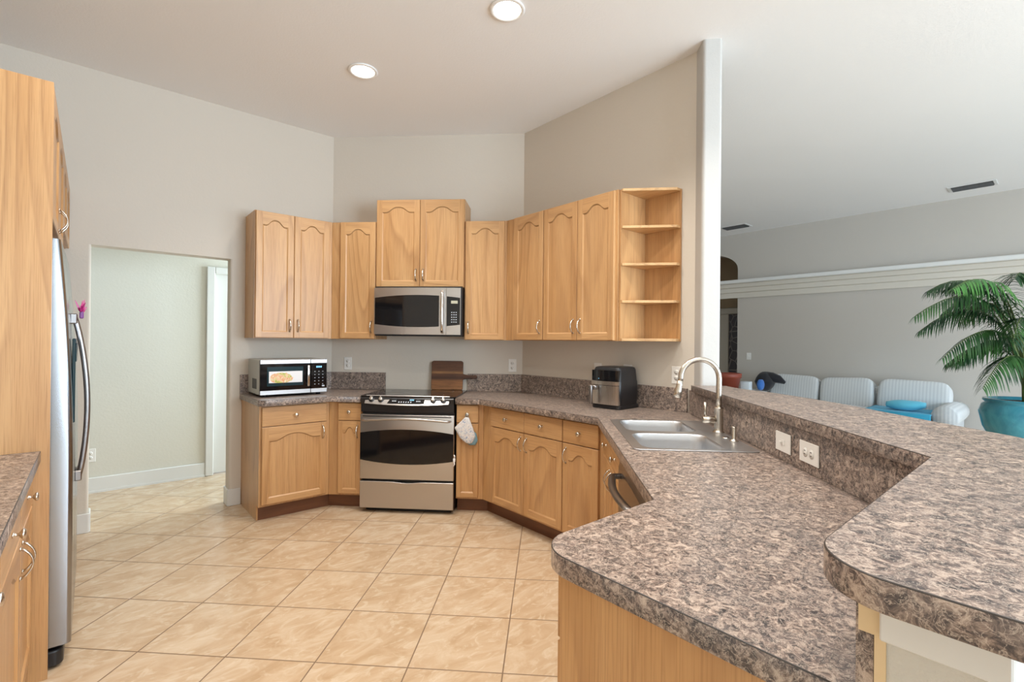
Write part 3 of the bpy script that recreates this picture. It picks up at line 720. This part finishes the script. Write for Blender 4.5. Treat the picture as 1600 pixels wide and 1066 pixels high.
# bulging front: control panel (sloped, curved)
def bulge(x, B): return -B*(1-((x-W/2)/(W/2))**2)
mb = MB(); rs = []
for i in range(21):
    x = .004+(W-.008)*i/20; b = bulge(x, .030)
    rs.append([(x, .02, .9138), (x, -.032, .9138), (x, -.040, .905), (x, -.030+b*.3, .862), (x, -.028+b*.2, .800), (x, .02, .79)])
mb.rings(rs, 0, False); mb.build('front_housing', 'black', t)
def ctl(x, s, off=0):
    """point on sloped control face; s 0 (top/back) .. 1 (bottom/front)"""
    b = bulge(x, .034)
    y0, z0, y1, z1 = -.010, .9285, -.048+b, .872-.012*(1-((x-W/2)/(W/2))**2)
    ny, nz = -(z0-z1), (y0-y1)
    return (x, y0+(y1-y0)*s - .7*off, z0+(z1-z0)*s + .7*off)
mb = MB(); rs = []
for i in range(25):
    x = .040+(W-.08)*i/24
    if i in (0, 24): pass
    rs.append([ctl(x, 0), ctl(x, .25), ctl(x, .5), ctl(x, .75), ctl(x, 1), (x, ctl(x, 1)[1]+.006, ctl(x, 1)[2]-.004), (x, .0, .9144), (x, .01, .922)])
mb.rings(rs, 0, False); cp = mb.build('control_panel', 'steel', t)
mb = MB(); rs = []
for i in range(9):
    x0_, x1_ = .235, .515; f = i/8
    ring = []
    for s, sk in ((.20, .012), (.86, -.010)):
        x = (x0_+(x1_-x0_)*f); x += (sk if f < .5 else sk*-.2+.004)
        ring.append(ctl(x, s, .0012))
    rs.append(ring)
mb2 = MB(); bm_ = mb2.bm; vv = [[bm_.verts.new(p) for p in r] for r in rs]
for a_, b_2 in zip(vv, vv[1:]): bm_.faces.new((a_[0], b_2[0], b_2[1], a_[1]))
mb2.build('display', 'black_glass', cp); mb.bm.free()
mb = MB(); bm_ = mb.bm
for (xa, xb, sa, sb) in [(.262+.012*i, .270+.012*i, .32+.22*j, .42+.22*j) for i in range(3) for j in range(2)] + [(.455+.012*i, .463+.012*i, .32+.22*j, .42+.22*j) for i in range(3) for j in range(2)] + [(.315+.019*i, .323+.019*i, .62, .74) for i in range(6)]:
    bm_.faces.new([bm_.verts.new(ctl(x, s, .002)) for x, s in ((xa, sa), (xb, sa), (xb, sb), (xa, sb))])
mb.build('keypad', 'glyph', cp)
mb = MB(); bm_ = mb.bm
for i in range(3): bm_.faces.new([bm_.verts.new(ctl(x, s, .002)) for x, s in ((.402+.012*i, .38), (.411+.012*i, .38), (.411+.012*i, .52), (.402+.012*i, .52))])
mb.build('clock', 'display_glow', cp)
for x in (.092, .170, .588, .668):
    p = ctl(x, .5); tl = math.atan2(.0565, .06)
    mb = MB(); mx = Matrix.Translation(p) @ Matrix.Rotation(.80, 4, 'X')
    mb.lathe([(.024, 0), (.024, .003), (.020, .005)], 24, 1, mtx=mx); mb.lathe([(.0165, .005), (.0155, .022), (.012, .026), (.0005, .027)], 24, 0, mtx=mx)
    mb.box(-.004, .004, -.015, .015, .02, .032, 0, .0015, mtx=mx); mb.build('knob', ['chrome', 'black'], cp)
# oven door
DZ0, DZ1 = .268, .780
mb = MB(); mb.box(0, W, -.036, -.001, DZ0, DZ1, 0, .004, 2); od = mb.build('oven_door', 'steel', t)
mb = MB(); pts = []
for i in range(17): x = .002+(W-.004)*i/16; pts.append((x, .634+.030*(1-((x-W/2)/(W/2))**2)))
for i in range(17): x = W-.002-(W-.004)*i/16; pts.append((x, .421-.033*(1-((x-W/2)/(W/2))**2)))
mb.prism(pts, -.0385, -.0361, axis='y'); mb.build('oven_window', 'black_glass', od)
mb = MB(); mb.box(.02, W-.02, -.0375, -.0362, .762, .769); mb.build('vent_slot', 'black', od)
mb = MB(); pts = [(.03, -.036, .736), (.035, -.060, .737)] + [(.05+(W-.10)*i/16, -.072-.020*math.sin(PI*i/16), .738+.018*math.sin(PI*i/16)) for i in range(17)] + [(W-.035, -.060, .737), (W-.03, -.036, .736)]
mb.tube(pts, .0115, 12, flat=(1.15, .85)); mb.build('handle', 'steel', od)
# warming drawer with curved finger pull
mb = MB(); pts = [(W-.001, .040), (.001, .040)] + [((.001+(W-.002)*i/20), .250-(.010*math.sin(PI*(i-6)/8)**2 if 6 < i < 14 else 0)) for i in range(21)]
mb.prism(pts, -.036, -.002, axis='y', b=.002); mb.build('storage_drawer', 'steel', t)
# white child latch on the side edge
mb = MB(); mx = Matrix.Translation(tuple(mitt_at)) @ Matrix.Identity(4)
t2 = thing('safety_latch', 'small white plastic latch at the right edge of the oven door', 'latch', (*ND(RN-.046, -.716), .43), -PI/4)
mb = MB(); mb.box(-.008, .010, -.006, .006, -.008, .02, 0, .003, 2); mb.tube([(0, 0, .018), (.006, -.004, .034), (.0, -.004, .048)], .005, 8); mb.tube([(0, 0, -.005), (.004, -.003, -.026), (-.004, -.003, -.040)], .005, 8); mb.build('latch_body', 'plastic_white', t2)
# ------------------------------------------------------------------ over-range microwave
t = thing('range_hood_microwave', 'stainless over-range microwave hanging between wall cabinets above the range', 'microwave', (*ND(4.005, -1.455), 1.405), -PI/4)
W2 = .747; H2 = .415
mb = MB(); mb.box(.002, W2-.002, .001, NB-4.005-e, .004, H2-.001, 0, .002); mb.build('body', 'black', t)
def fx(x): return -.018-.016*(1-((x-W2/2)/(W2/2))**2)
def curved_panel(mb, x0, x1, zlo, zhi, off=0, n=16, m=0):
    rs = []
    for i in range(n+1):
        x = x0+(x1-x0)*i/n; y = fx(x)-off; a, b = zlo(x), zhi(x)
        rs.append([(x, y, a), (x, y, b), (x, -.0005, b), (x, -.0005, a)])
    mb.rings(rs, m, False)
cu = lambda x: (1-((x-W2/2)/(W2/2))**2)
XS = .616
mb = MB(); curved_panel(mb, 0, XS-.001, lambda x: .012, lambda x: H2-.012); dd = mb.build('door', 'steel', t)
mb = MB(); curved_panel(mb, .006, XS-.06, lambda x: .098-.024*cu(x), lambda x: .318+.024*cu(x), .0012); mb.build('window', 'black_glass', dd)
mb = MB(); curved_panel(mb, XS+.001, W2-.012, lambda x: .012, lambda x: H2-.012); cp = mb.build('control_panel', 'steel', t)
mb = MB(); curved_panel(mb, XS+.004, W2-.016, lambda x: .098-.024*cu(x), lambda x: .318+.024*cu(x), .0012); mb.build('keypad_panel', 'black_glass', cp)
mb = MB(); curved_panel(mb, XS+.040, XS+.095, lambda x: .272, lambda x: .296, .0022, 4); mb.build('display', 'lcd', cp)
mb = MB()
for i in range(3):
    for j in range(5): curved_panel(mb, XS+.042+.018*i, XS+.052+.018*i, lambda x: .115+.020*j, lambda x: .121+.020*j, .0022, 2)
mb.build('keypad', 'glyph', cp)
mb = MB(); pts = [(XS-.032, fx(XS)-.004, .03), (XS-.030, fx(XS)-.026, .05)] + [(XS-.028, fx(XS)-.034-.012*math.sin(PI*i/10), .07+.27*i/10) for i in range(11)] + [(XS-.030, fx(XS)-.026, .36), (XS-.032, fx(XS)-.004, .38)]
mb.tube(pts, .0125, 12, flat=(1, .8)); mb.build('handle', 'chrome', dd)
mb = MB(); mb.box(.01, W2-.01, -.012, .30, 0, .0035); mb.build('vent_grille', 'black_matte', t)
# ------------------------------------------------------------------ countertop microwave
t = thing('microwave', 'small countertop microwave with steel trim and a food picture label', 'microwave', (.975, 4.092, CZ1), 0)
W3, H3 = .510, .292
mb = MB(); mb.box(0, W3, .012, .36, .018, H3, 0, .004); mb.build('case', 'grey_side', t)
mb = MB()
for x in (.05, W3-.05):
    for y in (.05, .31): mb.lathe([(.016, 0), (.018, .018)], 12, c=(x, y, 0))
mb.build('foot', 'black', t)
XD = .378
mb = MB(); mb.box(0, XD-.001, -.012, .0115, .018, H3, 0, .003); dd = mb.build('door', 'black_glass', t)
for z0, z1 in ((.020, .052), (H3-.032, H3-.002)):
    mb = MB(); mb.box(.001, XD-.002, -.0145, -.0121, z0, z1, 0, .0008); mb.build('trim_strip', 'steel', dd)
mb = MB(); mb.box(.050, .330-.01, -.0135, -.0121, .085, .235, 0, .0005); mb.build('window', 'smoked_glass', dd)
mb = MB(); mb.box(-.125, .125, -.0004, .0004, -.045, .045); mb.build('food_label', 'food_label', dd, (.188, -.0142, .155))
mb = MB(); mb.box(.346, .366, -.040, -.030, .075, .245, 0, .004, 2); mb.box(.350, .362, -.031, -.0121, .085, .105); mb.box(.350, .362, -.031, -.0121, .215, .235); mb.build('handle', 'chrome', dd)
mb = MB(); mb.box(XD+.001, W3, -.012, .0115, .018, H3, 0, .003); cp = mb.build('control_panel', 'black_glass', t)
for z0, z1 in ((.020, .052), (H3-.032, H3-.002)):
    mb = MB(); mb.box(XD+.002, W3-.001, -.0145, -.0121, z0, z1, 0, .0008); mb.build('trim_strip', 'steel', cp)
mb = MB()
for i in range(3): mb.box(XD+.045+.016*i, XD+.057+.016*i, -.0132, -.0121, .222, .236)
mb.build('clock', 'display_glow', cp)
mb = MB()
for i in range(3):
    for j in range(5): mb.box(XD+.030+.032*i, XD+.038+.032*i, -.0130, -.0121, .085+.026*j, .089+.026*j)
mb.box(XD+.092, XD+.112, -.013, -.0121, .066, .076); mb.build('keypad', 'glyph', cp)
mb = MB()
for i in range(7): mb.box(-.0012, .0005, .09+.02*i, .10+.02*i, .06, .14)
mb.build('side_vent', 'black_matte', t)
# ------------------------------------------------------------------ cutting board
t = thing('cutting_board', 'square dark walnut cutting board with a side handle leaning behind the range', 'cutting board', (*ND(4.322, -1.045), .9255), -PI/4)
mb = MB(); out = rounded([(0, 0), (.288, 0), (.288, .095), (.345, .105), (.418, .100), (.418, .137), (.345, .132), (.288, .145), (.288, .262), (0, .262)], [.012, .012, .01, .02, .016, .016, .02, .01, .02, .02], 4)
mb.prism(out, 0, .018, axis='y', b=.003); o = mb.build('board', 'walnut_board', t); o.rotation_euler = (-.11, 0, 0)
# ------------------------------------------------------------------ air fryer : front faces -U
t = thing('air_fryer', 'black and stainless air fryer on the counter against the right wall', 'air fryer', (2.628, 2.200, CZ1), -PI/2+.06)
WF, DF, HF = .228, .25, .285
mb = MB(); mb.prism(rounded([(-.004, .010), (WF+.004, .010), (WF+.004, DF+.02), (-.004, DF+.02)], .035, 5), 0, .026, b=.004, seg=2); mb.build('base', 'black', t)
def fprof(z): return .0
mb = MB(); rs = []
for z, k in ((.026, 0), (.10, -.004), (.185, -.002), (.19, 0), (.265, .006), (.280, .012), (.285, .024)):
    rs.append([(x, y, z) for x, y in rounded([(k, k+.012), (WF-k, k+.012), (WF-k, DF-k), (k, DF-k)], .03, 5)])
mb.rings(rs, 0, True); mb.build('body', 'black', t, auto=40)
def bow(mb, x0, x1, z0, z1, off, m=0, B=.010):
    rs = []
    for i in range(13):
        x = x0+(x1-x0)*i/12; y = .012-off-B*(1-((x-WF/2)/(WF/2))**2)
        rs.append([(x, y, z0), (x, y, z1), (x, .04, z1), (x, .04, z0)])
    mb.rings(rs, m, False)
mb = MB(); bow(mb, .006, WF-.004, .030, .158, .006); dr = mb.build('basket', 'steel_v', t)
mb = MB(); bow(mb, .006, WF-.004, .162, .188, .006); mb.build('trim_band', 'steel_v', t)
mb = MB(); bow(mb, .010, WF-.008, .190, .262, .004); mb.build('touch_panel', 'black_glass', t)
mb = MB(); mb.box(.070, .074, -.0045, -.0025, .203, .207); mb.build('indicator', 'display_glow', t)
mb = MB(); mb.box(.030, .075, -.045, -.008, .128, .160, 0, .008, 2); mb.box(.028, .052, -.060, -.038, .030, .160, 0, .006, 2); mb.build('handle', 'dark_steel', dr)
# ------------------------------------------------------------------ oven mitt
t = thing('oven_mitt', 'blue and white patterned oven mitt hanging from a drawer knob by the range', 'oven mitt', tuple(mitt_at + Vector((-.006, -.006, -.018))), -PI/4)
def blob(poly, th, mb, m=0, y0=0):
    n = len(poly); cx_ = sum(p[0] for p in poly)/n; cz_ = sum(p[1] for p in poly)/n
    rs = []
    for k, d in ((1, 0), (.985, .35), (.93, .7), (.8, .93), (.5, 1.0), (.02, 1.02)):
        rs.append([(cx_+(p[0]-cx_)*k, y0-th*d, cz_+(p[1]-cz_)*k) for p in poly])
    mb.rings(rs, m, True)
    rs = [[(q[0], 2*y0-q[1]*.4-y0*.6 if False else y0+(y0-q[1])*.35, q[2]) for q in r] for r in rs]
    mb.rings(rs, m, True)
mp_ = rounded([(-.012, .0), (.018, -.004), (.052, -.088), (.070, -.150), (.045, -.212), (-.005, -.205), (-.052, -.165), (-.097, -.085)], [.008, .008, .03, .04, .035, .03, .03, .012], 5)
mb = MB(); blob(mp_, .014, mb); mb.build('glove', 'mitt_cloth', t)
mb = MB(); blob(rounded([(.045, -.10), (.076, -.130), (.088, -.185), (.070, -.220), (.03, -.222), (.0, -.21), (.03, -.14)], .012, 4), .012, mb, 0, .010); mb.build('thumb', 'mitt_trim', t)
mb = MB(); mb.tube([(-.006, 0, -.004), (-.010, .002, .010), (0, .004, .022), (.010, .002, .010), (.008, 0, -.004)], .0022, 6); mb.build('loop', 'mitt_trim', t)
# ------------------------------------------------------------------ outlets
def outlet(u, v, z, rz, label, w=.072, h=.116, kind='duplex', name='outlet', cat='outlet', group=None):
    t = thing(name, label, cat, (u, v, z), rz, group)
    mb = MB(); mb.box(-w/2, w/2, -.006, -.0006, -h/2, h/2, 0, .002); pl_ = mb.build('cover_plate', 'plate', t)
    if kind == 'duplex':
        for s in (-1, 1):
            mb = MB(); mb.lathe([(.016, .0061), (.016, .0075), (.0005, .0076)], 20, c=(0, 0, s*.020), axis='-y'); so = mb.build('socket', 'plate', pl_)
            mb = MB(); [mb.box(a-.0012, a+.0012, -.0082, -.0077, s*.020-.002, s*.020+.006) for a in (-.006, .006)]; mb.lathe([(.002, .0077), (.002, .0082)], 8, c=(0, 0, s*.020-.008), axis='-y'); mb.build('slots', 'slot', pl_)
    elif kind == 'switch':
        mb = MB(); mb.box(-.005, .005, -.010, -.0061, -.012, .012, 0, .001); mb.box(-.002, .002, -.019, -.010, -.002, .010, 0, .001); mb.build('toggle', 'plate', pl_)
    elif kind == 'wide':
        for s in (-1, 1):
            mb = MB(); mb.lathe([(.016, .0061), (.016, .0075), (.0005, .0076)], 20, c=(s*.020, 0, 0), axis='-y'); mb.build('socket', 'plate', pl_)
            mb = MB(); [mb.box(s*.020-.006, s*.020+.004, -.0084, -.0077, a-.0012, a+.0012) for a in (-.006, .006)]; mb.build('slots', 'slot', pl_)
    elif kind == 'wideswitch':
        mb = MB(); mb.box(-.018, .018, -.0080, -.0061, -.011, .011, 0, .001); mb.box(-.010, .002, -.016, -.0078, -.004, .004, 0, .001); mb.build('toggle', 'plate', pl_)
    return t
G = 'outlets above the counters'
outlet(*ND(NB, -1.840), 1.15, -PI/4, 'white duplex outlet on the back wall left of the range', group=G)
outlet(*ND(NB, -.312), 1.15, -PI/4, 'white duplex outlet on the back wall right of the range', group=G)
outlet(XR, 2.385, 1.15, -PI/2, 'white outlet on the right wall behind the air fryer, left one', group=G)
outlet(XR, 2.112, 1.15, -PI/2, 'white outlet on the right wall behind the air fryer, right one', group=G)
outlet(XR, 1.722, 1.153, -PI/2, 'white duplex outlet on the right wall beside the faucet', group=G)
RS = 'plates set in the riser under the bar'
outlet(*ND(1.946, .916), .985, -3*PI/4, 'square white switch plate in the riser, nearer the faucet', .116, .074, 'wideswitch', 'light_switch', 'switch')
outlet(*ND(1.760, .916), .985, -3*PI/4, 'wide white outlet plate in the riser, nearer the camera', .122, .074, 'wide')
outlet(-.005, 5.64, .33, 0, 'white outlet low on the hall wall beside the doorway edge')
outlet(XL, 3.57, 1.16, -PI/2, 'white light switch on the living room wall near the arched doorway', kind='switch', name='light_switch', cat='switch')
# ------------------------------------------------------------------ refrigerator : local x=+V, faces +U (local -y)
t = thing('refrigerator', 'stainless side-by-side refrigerator seen edge-on behind the tall oak panel', 'refrigerator', (-.155, 2.735, 0), PI/2)
WR, HR = .915, 1.77
mb = MB(); mb.box(.003, WR-.003, .002, .60, .03, HR-.01, 0, .003); mb.build('body', 'black_matte', t)
mb = MB(); mb.prism(rounded([(-.005, -.075), (WR+.002, -.075), (WR+.002, .05), (-.005, .05)], [.03, .03, 0, 0], 5), .012, .075, b=.006, seg=2); mb.build('base_grille', 'black', t)
def fprof2(z): 
    return -.098+.045*max(0, (z-.75)/1.02)**2
for (a, b) in ((0, .40), (.404, WR)):
    mb = MB(); rs = []
    for k in range(25):
        z = .09+(HR-.09)*k/24; f = fprof2(z); ring = []
        rr_ = .016
        n = 10
        ring.append((a, -.001, z)); 
        for q in range(5):
            an = q/4*PI/2; ring.append((a+rr_-rr_*math.cos(an), f+rr_-rr_*math.sin(an), z))
        for q in range(1, n):
            x = a+rr_+(b-a-2*rr_)*q/n; ring.append((x, f-.010*math.sin(PI*q/n)*0 , z))
        for q in range(5):
            an = q/4*PI/2; ring.append((b-rr_+rr_*math.sin(an), f+rr_-rr_*math.cos(an), z))
        ring.append((b, -.001, z)); rs.append(ring)
    mb.rings(rs, 0, True); d = mb.build('door', 'fridge_steel', t, auto=50)
    hx = (b-.035) if a == 0 else (a+.035)
    mb = MB(); pts = []
    for i in range(21):
        s = i/20; z = .705+.76*s; pts.append((hx, fprof2(z)-.012-.033*math.sin(PI*s)**.75, z))
    mb.tube(pts, .0092, 10, flat=(1.25, .8)); mb.build('handle', 'dark_steel', d)
    for z in (.712, 1.458):
        mb = MB(); mb.box(hx-.017, hx+.017, fprof2(z)-.024, fprof2(z)+.002, z-.028, z+.02, 0, .004); mb.build('handle_mount', 'dark_steel', d)
    if a == 0:
        mb = MB(); mb.box(.06, .30, -.101, -.090, 1.0, 1.36, 0, .003); mb.box(.08, .28, -.104, -.1012, 1.26, 1.34); mb.build('dispenser', 'smoked_glass', d)
# pink ornament on the handle top
t = thing('ornament', 'pink and purple star-shaped clip stuck to the top of the refrigerator handle', 'ornament', (-.042, 3.10, 1.485), PI/2)
mb = MB()
for i in range(7):
    a = -1.25+2.5*i/6
    mx = Matrix.Rotation(a*.85, 4, 'Y') @ Matrix.Rotation(.35*math.sin(i*2.3), 4, 'X')
    mb.rings([[(-.002, -.002, 0), (.002, -.002, 0), (.002, .002, 0), (-.002, .002, 0)], [(-.012, -.003, .028), (.012, -.003, .028), (.012, .003, .028), (-.012, .003, .028)], [(-.001, -.001, .062), (.001, -.001, .062), (.001, .001, .062), (-.001, .001, .062)]], 0, False, mtx=mx)
mb.build('petals', 'pink_plastic', t)
mb = MB(); mb.box(-.014, .014, -.010, .006, -.030, .004, 0, .004); mb.build('clip', 'purple_plastic', t)
# ------------------------------------------------------------------ living room : sofa faces -U, local x = +(-V)
SX = 7.38
t = thing('sofa', 'white three-cushion sofa with rolled arms against the living room wall', 'sofa', (SX, 3.32, 0), -PI/2)
WS = 2.44
mb = MB(); mb.box(.10, WS-.10, .08, .90, .08, .40, 0, .03, 3); mb.build('base', 'sofa_fabric', t)
mb = MB(); mb.box(.12, WS-.12, .72, .92, .30, .80, 0, .06, 4); mb.build('back', 'sofa_fabric', t)
for i in range(3):
    x = .20+.68*i+.34; mb = MB(); mb.pillow((x, .42, .46), .67, .66, .16, e=.25); mb.build('seat_cushion', 'sofa_fabric', t)
for i, (dz, ry) in enumerate(((0, .03), (.0, -.05), (.01, .02))):
    x = (.57, 1.24, 1.97)[i]; wc = (.66, .64, .74)[i]
    mb = MB(); mb.pillow((0, 0, 0), wc, .26, .46, e=.22, e2=.26, mtx=Matrix.Translation((x, .70, .665+dz)) @ Matrix.Rotation(-.22, 4, 'X') @ Matrix.Rotation(ry, 4, 'Y')); mb.build('back_cushion', 'sofa_fabric', t)
for s in (0, 1):
    x = .10 if s == 0 else WS-.10
    mb = MB(); mb.box(x-.09, x+.09, .03, .92, .08, .52, 0, .03, 3)
    mb.tube([(x+(.02 if s else -.02), y, .545) for y in (.02, .05, .3, .6, .92)], [.11, .128, .128, .128, .12], 20); mb.build('arm', 'sofa_fabric', t)
for x in (.12, WS-.12):
    for y in (.12, .86):
        mb = MB(); mb.lathe([(.02, 0), (.028, .08)], 10, c=(x, y, 0)); mb.build('leg', 'table_dark', t)
# turquoise cover on the seat, pillow, blanket, bag
mb = MB(); mb.box(SX-.016, SX+.60, 1.075, 1.74, .5445, .562, 0, .008, 3); mb.box(SX-.036, SX-.014, 1.075, 1.74, .22, .562, 0, .008, 2)
tag(mb.build('seat_cover', 'turquoise'), 'bright turquoise cloth spread over the right seat of the sofa', 'cloth')
mb = MB(); rs = []
for i in range(17):
    s_ = i/16; x = 1.16+.38*s_; k = math.sin(PI*min(max(s_, .04), .96))**.35; lift = .05*max(0, .35-s_)
    rs.append([(7.60+.11*math.cos(a)*k*(1 if s_ > .1 else 1.2), x, .625+lift + (.062*k+.004)*math.sin(a)) for a in [2*PI*j/20 for j in range(20)]])
mb.rings(rs, 0, True)
tag(mb.build('throw_pillow', 'turquoise_light'), 'small turquoise pillow lying on the right seat of the sofa', 'pillow')
mb = MB(); mb.pillow((0, 0, 0), .34, .26, .30, e=.8, e2=.85, n=14, mtx=Matrix.Translation((7.74, 3.06, .80)))
mb.tube([(7.74, 3.04, .86), (7.76, 2.96, .86), (7.78, 2.88, .84), (7.80, 2.80, .79)], [.09, .08, .06, .02], 12)
tag(mb.build('jacket', 'black_cloth'), 'black jacket heaped on the left end of the sofa', 'jacket')
mb = MB(); mb.pillow((0, 0, 0), .14, .08, .16, e=.6, n=12, mtx=Matrix.Translation((7.53, 3.04, .76)))
tag(mb.build('bag', 'blue_bag'), 'small blue bag peeking out left of the black jacket on the sofa', 'bag')
# side table with terracotta pot and white box
t = thing('side_table', 'dark side table behind the bar carrying the terracotta pot', 'table', (7.13, 3.40, 0), 0)
mb = MB(); mb.box(-.20, .20, -.30, .32, .615, .645, 0, .004); mb.build('tabletop', 'table_dark', t)
for x in (-.17, .17):
    for y in (-.26, .28): mb = MB(); mb.box(x-.02, x+.02, y-.02, y+.02, 0, .6145); mb.build('leg', 'table_dark', t)
t = thing('flower_pot', 'terracotta flower pot with a wide rim beside the white column', 'pot', (7.13, 3.335, .6455), 0)
mb = MB(); mb.lathe([(.0005, 0), (.12, 0), (.160, .215), (.175, .22), (.18, .285), (.166, .288), (.158, .26), (.0005, .25)], 32); mb.build('pot', 'terracotta', t)
mb = MB(); mb.lathe([(.0005, .251), (.155, .262)], 24); mb.build('soil', 'soil', t)
mb = MB(); mb.box(-.06, .06, -.065, .065, 0, .17, 0, .008, 2); tag(mb.build('box', 'box_white', None, (7.26, 3.135, .6455), (0, 0, .1)), 'small white box standing right of the terracotta pot', 'box')
# ------------------------------------------------------------------ potted palm
PX, PY = 6.2, .235
t = thing('potted_palm', 'green palm with arching fronds in a glossy teal planter', 'plant', (PX, PY, 0), 0)
mb = MB(); mb.lathe([(.0005, 0), (.20, 0), (.17, .04), (.17, .36), (.20, .399), (.0005, .4)], 32); mb.build('plant_stand', 'table_dark', t)
mb = MB(); mb.lathe([(.0005, .402), (.17, .402), (.25, .50), (.315, .65), (.34, .78), (.32, .845), (.295, .865), (.315, .885), (.31, .90), (.28, .90), (.27, .87), (.0005, .86)], 48); mb.build('planter', 'teal_glaze', t)
mb = MB(); mb.lathe([(.0005, .862), (.268, .872)], 24); mb.build('soil', 'soil', t)
rnd = random.Random(5)
def frond(az, c, tip, light=False, n=42, ll=.27):
    """arching rachis (quadratic curve in the plane at az) with drooping leaflets on both sides"""
    mb = MB(); ca, sa = math.cos(az), math.sin(az); pts = []
    for i in range(13):
        s = i/12; r = 2*s*(1-s)*c[0]+s*s*tip[0]+.03*(1-s); z = (1-s)**2*.868+2*s*(1-s)*c[1]+s*s*tip[1]
        pts.append(Vector((ca*r, sa*r, z)))
    mb.tube(pts, [.009-.007*i/12 for i in range(13)], 6, 1)
    bm = mb.bm
    side = Vector((-sa, ca, 0))
    for k in range(n):
        s = .36+.64*k/(n-1); f = s*12; i = min(int(f), 11); p = pts[i].lerp(pts[i+1], f-i); d = (pts[i+1]-pts[i]).normalized()
        L = ll*(math.sin(PI*(.15+.80*(k/(n-1))))**.6)*(.85+.3*rnd.random())
        for sg in (-1, 1):
            o = (side*sg*(.70+.15*rnd.random()) + d*.72 + Vector((0, 0, .12))).normalized()
            w = .0075; prev = None; q = p.copy(); nrm = Vector((0, 0, 1)).cross(o).normalized()
            for j in range(5):
                u = j/4; ww = w*(1-u)**.6*(1 if j else .5)+.0006
                a = bm.verts.new(q+nrm*ww); b = bm.verts.new(q-nrm*ww); c = bm.verts.new(q+Vector((0, 0, .35*ww)))
                if prev:
                    for x_, y_ in ((0, 2), (2, 1)):
                        fc = bm.faces.new((prev[x_], prev[y_], (a, b, c)[y_], (a, b, c)[x_])); fc.material_index = 0; fc.smooth = True
                prev = (a, b, c)
                o = (o+Vector((0, 0, -.30-.22*rnd.random()))).normalized(); q = q+o*L/4
    return mb.build('frond', ['palm_light' if light else 'palm_leaf', 'palm_stem'], t)
W_ = math.radians
VL = 49.15+90   # plan angle of image-left
fr = [  # azimuth from image-left, control point, tip, bright
    (0, (.22, 2.22), (1.02, 1.62), 0), (14, (.18, 2.24), (.92, 1.84), 1), (-10, (.22, 2.26), (.80, 1.86), 0), (-24, (.10, 2.24), (.58, 1.90), 0), (28, (.06, 2.25), (.38, 1.93), 0),
    (6, (.15, 1.90), (.86, 1.26), 0), (20, (.15, 1.62), (.70, 1.02), 0), (-16, (.18, 2.10), (.82, 1.50), 0), (-6, (.12, 1.75), (.60, 1.22), 0), (34, (.16, 2.0), (.66, 1.40), 0), (-36, (.10, 1.7), (.55, 1.2), 0), (3, (.2, 2.3), (.7, 1.75), 0),
    (60, (.2, 2.1), (.6, 1.7), 0), (-60, (.2, 2.1), (.6, 1.7), 0), (90, (.2, 2.2), (.7, 1.5), 0), (-90, (.2, 2.2), (.7, 1.6), 0), (180, (.2, 2.1), (.9, 1.6), 0), (150, (.2, 2.1), (.7, 1.8), 0), (-150, (.2, 2.1), (.8, 1.5), 0), (130, (.2, 1.7), (.7, 1.1), 0), (-120, (.2, 1.9), (.6, 1.2), 0)]
for a, c_, t_p, li in fr: frond(W_(VL+a), c_, t_p, bool(li))
for i in range(6):
    a = i*1.05; mb = MB(); mb.tube([(.05*math.cos(a), .05*math.sin(a), .865), (.06*math.cos(a), .06*math.sin(a), 1.15), (.08*math.cos(a), .08*math.sin(a), 1.45)], [.014, .011, .007], 8); mb.build('stem', 'palm_stem', t)
